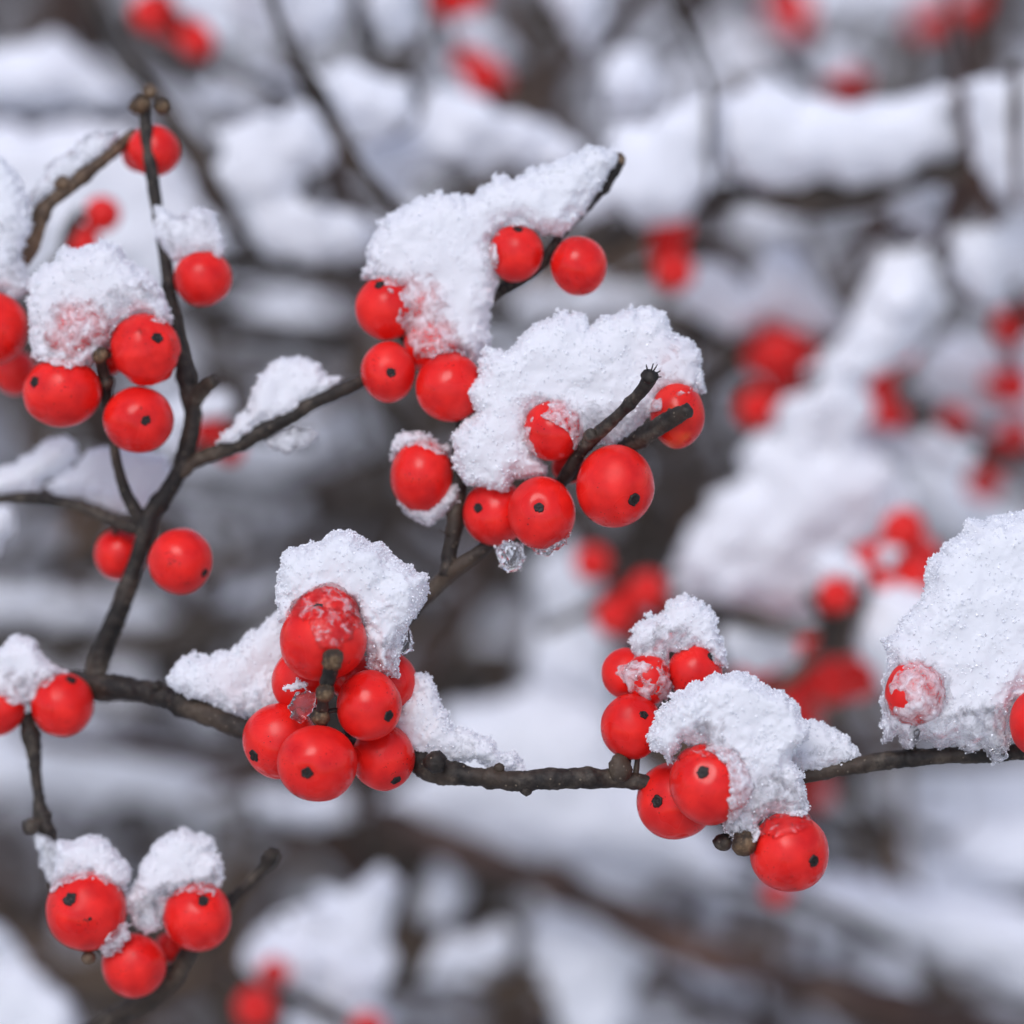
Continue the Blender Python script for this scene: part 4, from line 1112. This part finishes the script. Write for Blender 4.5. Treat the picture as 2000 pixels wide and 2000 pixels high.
S("lumpy snow hump with berries near the bottom edge", [(490, 1870), (550, 1800), (690, 1735), (770, 1725), (785, 1800), (765, 1890), (750, 2080), (560, 2080), (590, 1930), (515, 1905)], 104, seed=80, amp=1.9)
S("small oval snow ball below the wide snow bank", [(808, 1740), (830, 1690), (880, 1680), (905, 1730), (880, 1790), (830, 1795)], 138, seed=81, name="snow_ball")
S("tilted oblong snow pad at the bottom", [(800, 1900), (860, 1840), (960, 1808), (1015, 1820), (1000, 1870), (900, 1905), (830, 1930)], 132, seed=82, R=40, T=45)
S("three pronged snow figure at the bottom edge", [(1035, 1800), (1090, 1765), (1160, 1800), (1255, 1800), (1268, 1850), (1230, 1930), (1225, 2080), (1110, 2080), (1070, 1930), (1040, 1850)], 136, seed=83)
S("bright snow lump at the side edge under the biggest heap", [(1850, 1640), (1900, 1590), (1960, 1600), (2100, 1570), (2100, 1730), (1950, 1745), (1865, 1705)], 150, seed=84)
S("dim grey snow lump in the dark lower gap", [(1720, 1560), (1770, 1530), (1850, 1555), (1850, 1600), (1770, 1615)], 190, seed=85)
S("white snow bank filling the bottom corner", [(-140, 1785), (0, 1815), (60, 1885), (130, 1960), (190, 2100), (-140, 2100)], 92, seed=86)
S("long faint snow band behind the lower end of the upright shoot", [(-140, 1150), (100, 1142), (300, 1170), (420, 1190), (480, 1150), (540, 1160), (500, 1230), (350, 1245), (150, 1235), (-140, 1220)], 165, seed=87)
S("faint snow band above the dark hollow of the low twig", [(-140, 1440), (150, 1420), (300, 1455), (480, 1520), (460, 1590), (300, 1575), (100, 1560), (-140, 1560)], 190, seed=88)
S("small white snow knob at the side edge by the thin horizontal shoot", [(-80, 1000), (20, 992), (38, 1040), (0, 1095), (-80, 1100)], 40, seed=89, R=35, T=40)
S("shadowed snow patch behind the triangular wedge", [(420, 620), (520, 585), (640, 590), (680, 650), (600, 690), (500, 690), (440, 680)], 210, seed=90)
S("blurred snow band seen between the two upper berry groups", [(920, 575), (1050, 560), (1200, 555), (1260, 590), (1150, 620), (1000, 620)], 150, seed=91, R=40, T=40)
S("pale grey snow mound behind the frozen drip", [(480, 790), (600, 760), (720, 790), (740, 860), (640, 890), (520, 870)], 230, seed=92)

S("snow coat on the faint berries behind the fork of the upright shoot", [(325, 800), (380, 755), (445, 770), (455, 800), (405, 812), (365, 850), (350, 890), (320, 880)], 74, seed=93, R=30, T=34)
S("small grey snow tuft caught inside the dark red cluster near the biggest heap", [(1715, 1075), (1750, 1070), (1765, 1110), (1735, 1125), (1710, 1110)], 79, seed=94, R=25, T=25)
S("little snow pad on the berries stacked beside the diagonal ridge", [(1690, 670), (1740, 640), (1800, 660), (1790, 690), (1740, 700), (1700, 730)], 97, seed=95, R=28, T=34)
S("snow dusting over the berry peeking above the long ridge", [(1590, 150), (1615, 100), (1660, 90), (1700, 125), (1690, 150), (1640, 130)], 150, seed=96, R=30, T=36)
S("snow dab on the berries cropped by the top edge", [(285, -20), (330, -50), (380, -20), (420, 60), (440, 100), (400, 60), (350, 15)], 97, seed=97, R=28, T=34)

def copy_tree(o, parent=None):
    c = o.copy()
    COL.objects.link(c)
    c.parent = parent
    for ch in list(o.children):
        copy_tree(ch, c)
    return c


# thin crossing twigs at middle distance, copied
def thin_twig(seed):
    rs_ = random.Random(seed)
    root = thing("thin_twig", "fine crossing twig blurred behind the berry branch", "twig", (0, 0, 0), "fine crossing twigs behind the berry branch")
    L = .13
    pts = [((k / 5 - .5) * L, rs_.uniform(-.008, .008), rs_.uniform(-.008, .008), .00125 * (1 - .09 * k)) for k in range(6)]
    sp = spline(pts, .004)
    v, q, t = tube(sp, 7, .3, .003, seed, ((.35, .4), (.7, .4)))
    mesh_obj("main_stem", v, [q, t], (RUSTBARK, FARBARK, TAN)[seed % 3], root, np.zeros(3))
    for k in range(2):
        b0 = sp[int(len(sp) * (.35 + .3 * k))]
        dv = np.array([.6, rs_.uniform(-.5, .5), rs_.choice((-1, 1)) * .8]) * .035
        tp = spline([b0 * np.array([1, 1, 1, .7]), np.append(b0[:3] + dv * .5 + [.002, 0, 0], .0006), np.append(b0[:3] + dv, .0004)], .004)
        v, q, t = tube(tp, 6, .3, .003, seed + k)
        mesh_obj("side_shoot", v, [q, t], FARBARK, root, np.zeros(3))
    return root


tw = [thin_twig(k) for k in range(3)]
rs = random.Random(21)
for k in range(52):
    o = tw[k] if k < 3 else copy_tree(tw[k % 3])
    o.location = P(rs.uniform(-50, 2050), rs.uniform(-50, 2050), rs.uniform(150, 300))
    o.rotation_euler = (rs.uniform(-.5, .5), rs.choice((rs.uniform(.5, 1.3), rs.uniform(-.6, .6))), rs.uniform(-.6, .6) + rs.choice((0, math.pi)))
    f = rs.uniform(.7, 1.4)
    o.scale = (f, f, f)

# ------------------------------------------------------------------ far thicket: bare stems and snow lumps, copied
def far_stem(seed):
    """an arching stem about half a metre long with side twigs; returns Empty at its foot"""
    rs = random.Random(seed)
    root = thing("bare_shrub", "bare brown stem deep in the blurred snowy thicket", "branch", (0, 0, 0), "bare stems deep in the thicket")
    L = rs.uniform(.45, .6)
    lean = rs.uniform(-.5, .5)
    pts = [(lean * L * (k / 6) ** 1.4 + rs.uniform(-.01, .01), rs.uniform(-.02, .02), L * k / 6, .0042 * (1 - .11 * k)) for k in range(7)]
    sp = spline(pts, .012)
    v, q, t = tube(sp, 8, .25, .008, seed, ((.3, .3), (.6, .3)))
    mesh_obj("main_stem", v, [q, t], FARBARK if seed % 2 else RUSTBARK, root, np.zeros(3))
    for k in range(5):
        i = rs.randint(len(sp) // 5, len(sp) - 4)
        b0 = sp[i]
        a = rs.uniform(0, 6.28)
        dv = np.array([math.cos(a), .5 * math.sin(a), rs.uniform(.3, .9)]) * rs.uniform(.1, .2)
        tp = spline([b0 * np.array([1, 1, 1, .6]), np.append(b0[:3] + dv * .5 + [0, 0, .01], .0018), np.append(b0[:3] + dv, .001)], .012)
        v, q, t = tube(tp, 7, .25, .006, seed + k)
        mesh_obj("side_shoot", v, [q, t], FARBARK, root, np.zeros(3))
    return root


protos = [far_stem(101 + k) for k in range(4)]
rs = random.Random(5)
for k in range(46):
    o = protos[k] if k < 4 else copy_tree(protos[k % 4])
    d = rs.uniform(300, 1000)
    px = rs.uniform(-300, 2300)
    w_ = P(px, 1000, d)
    o.location = (w_[0], w_[1], rs.uniform(-.02, .02))
    o.rotation_euler = (rs.uniform(-.35, .35), rs.uniform(-.5, .5), rs.uniform(0, 6.28))
    f = rs.uniform(.7, 1.25)
    o.scale = (f, f, f)

lumps = []
for k, po in enumerate([[(900, 1000), (960, 960), (1080, 965), (1140, 1010), (1050, 1050), (950, 1045)], [(880, 1010), (940, 940), (1010, 930), (1080, 990), (1050, 1060), (940, 1070)], [(840, 1000), (900, 960), (1000, 980), (1100, 950), (1180, 990), (1120, 1040), (950, 1040)]]):
    lumps.append(bg_snow("snow lump caught deep in the blurred thicket", po, 300, seed=200 + k, tilt=(0, .1), group="snow lumps deep in the thicket", name="snow_lump"))
for k in range(80):
    if k < 3:
        o = lumps[k]
    else:
        o = lumps[k % 3].copy()
        COL.objects.link(o)
    d = rs.uniform(220, 700)
    o.location = P(rs.uniform(-150, 2150), rs.uniform(-150, 2150), d)
    o.rotation_euler = (rs.uniform(-.3, .3), rs.uniform(-.6, .6), rs.uniform(0, 6.28))
    f = rs.uniform(.7, 1.5)
    o.scale = (f * rs.uniform(.8, 1.5), f, f * rs.uniform(.8, 1.2))
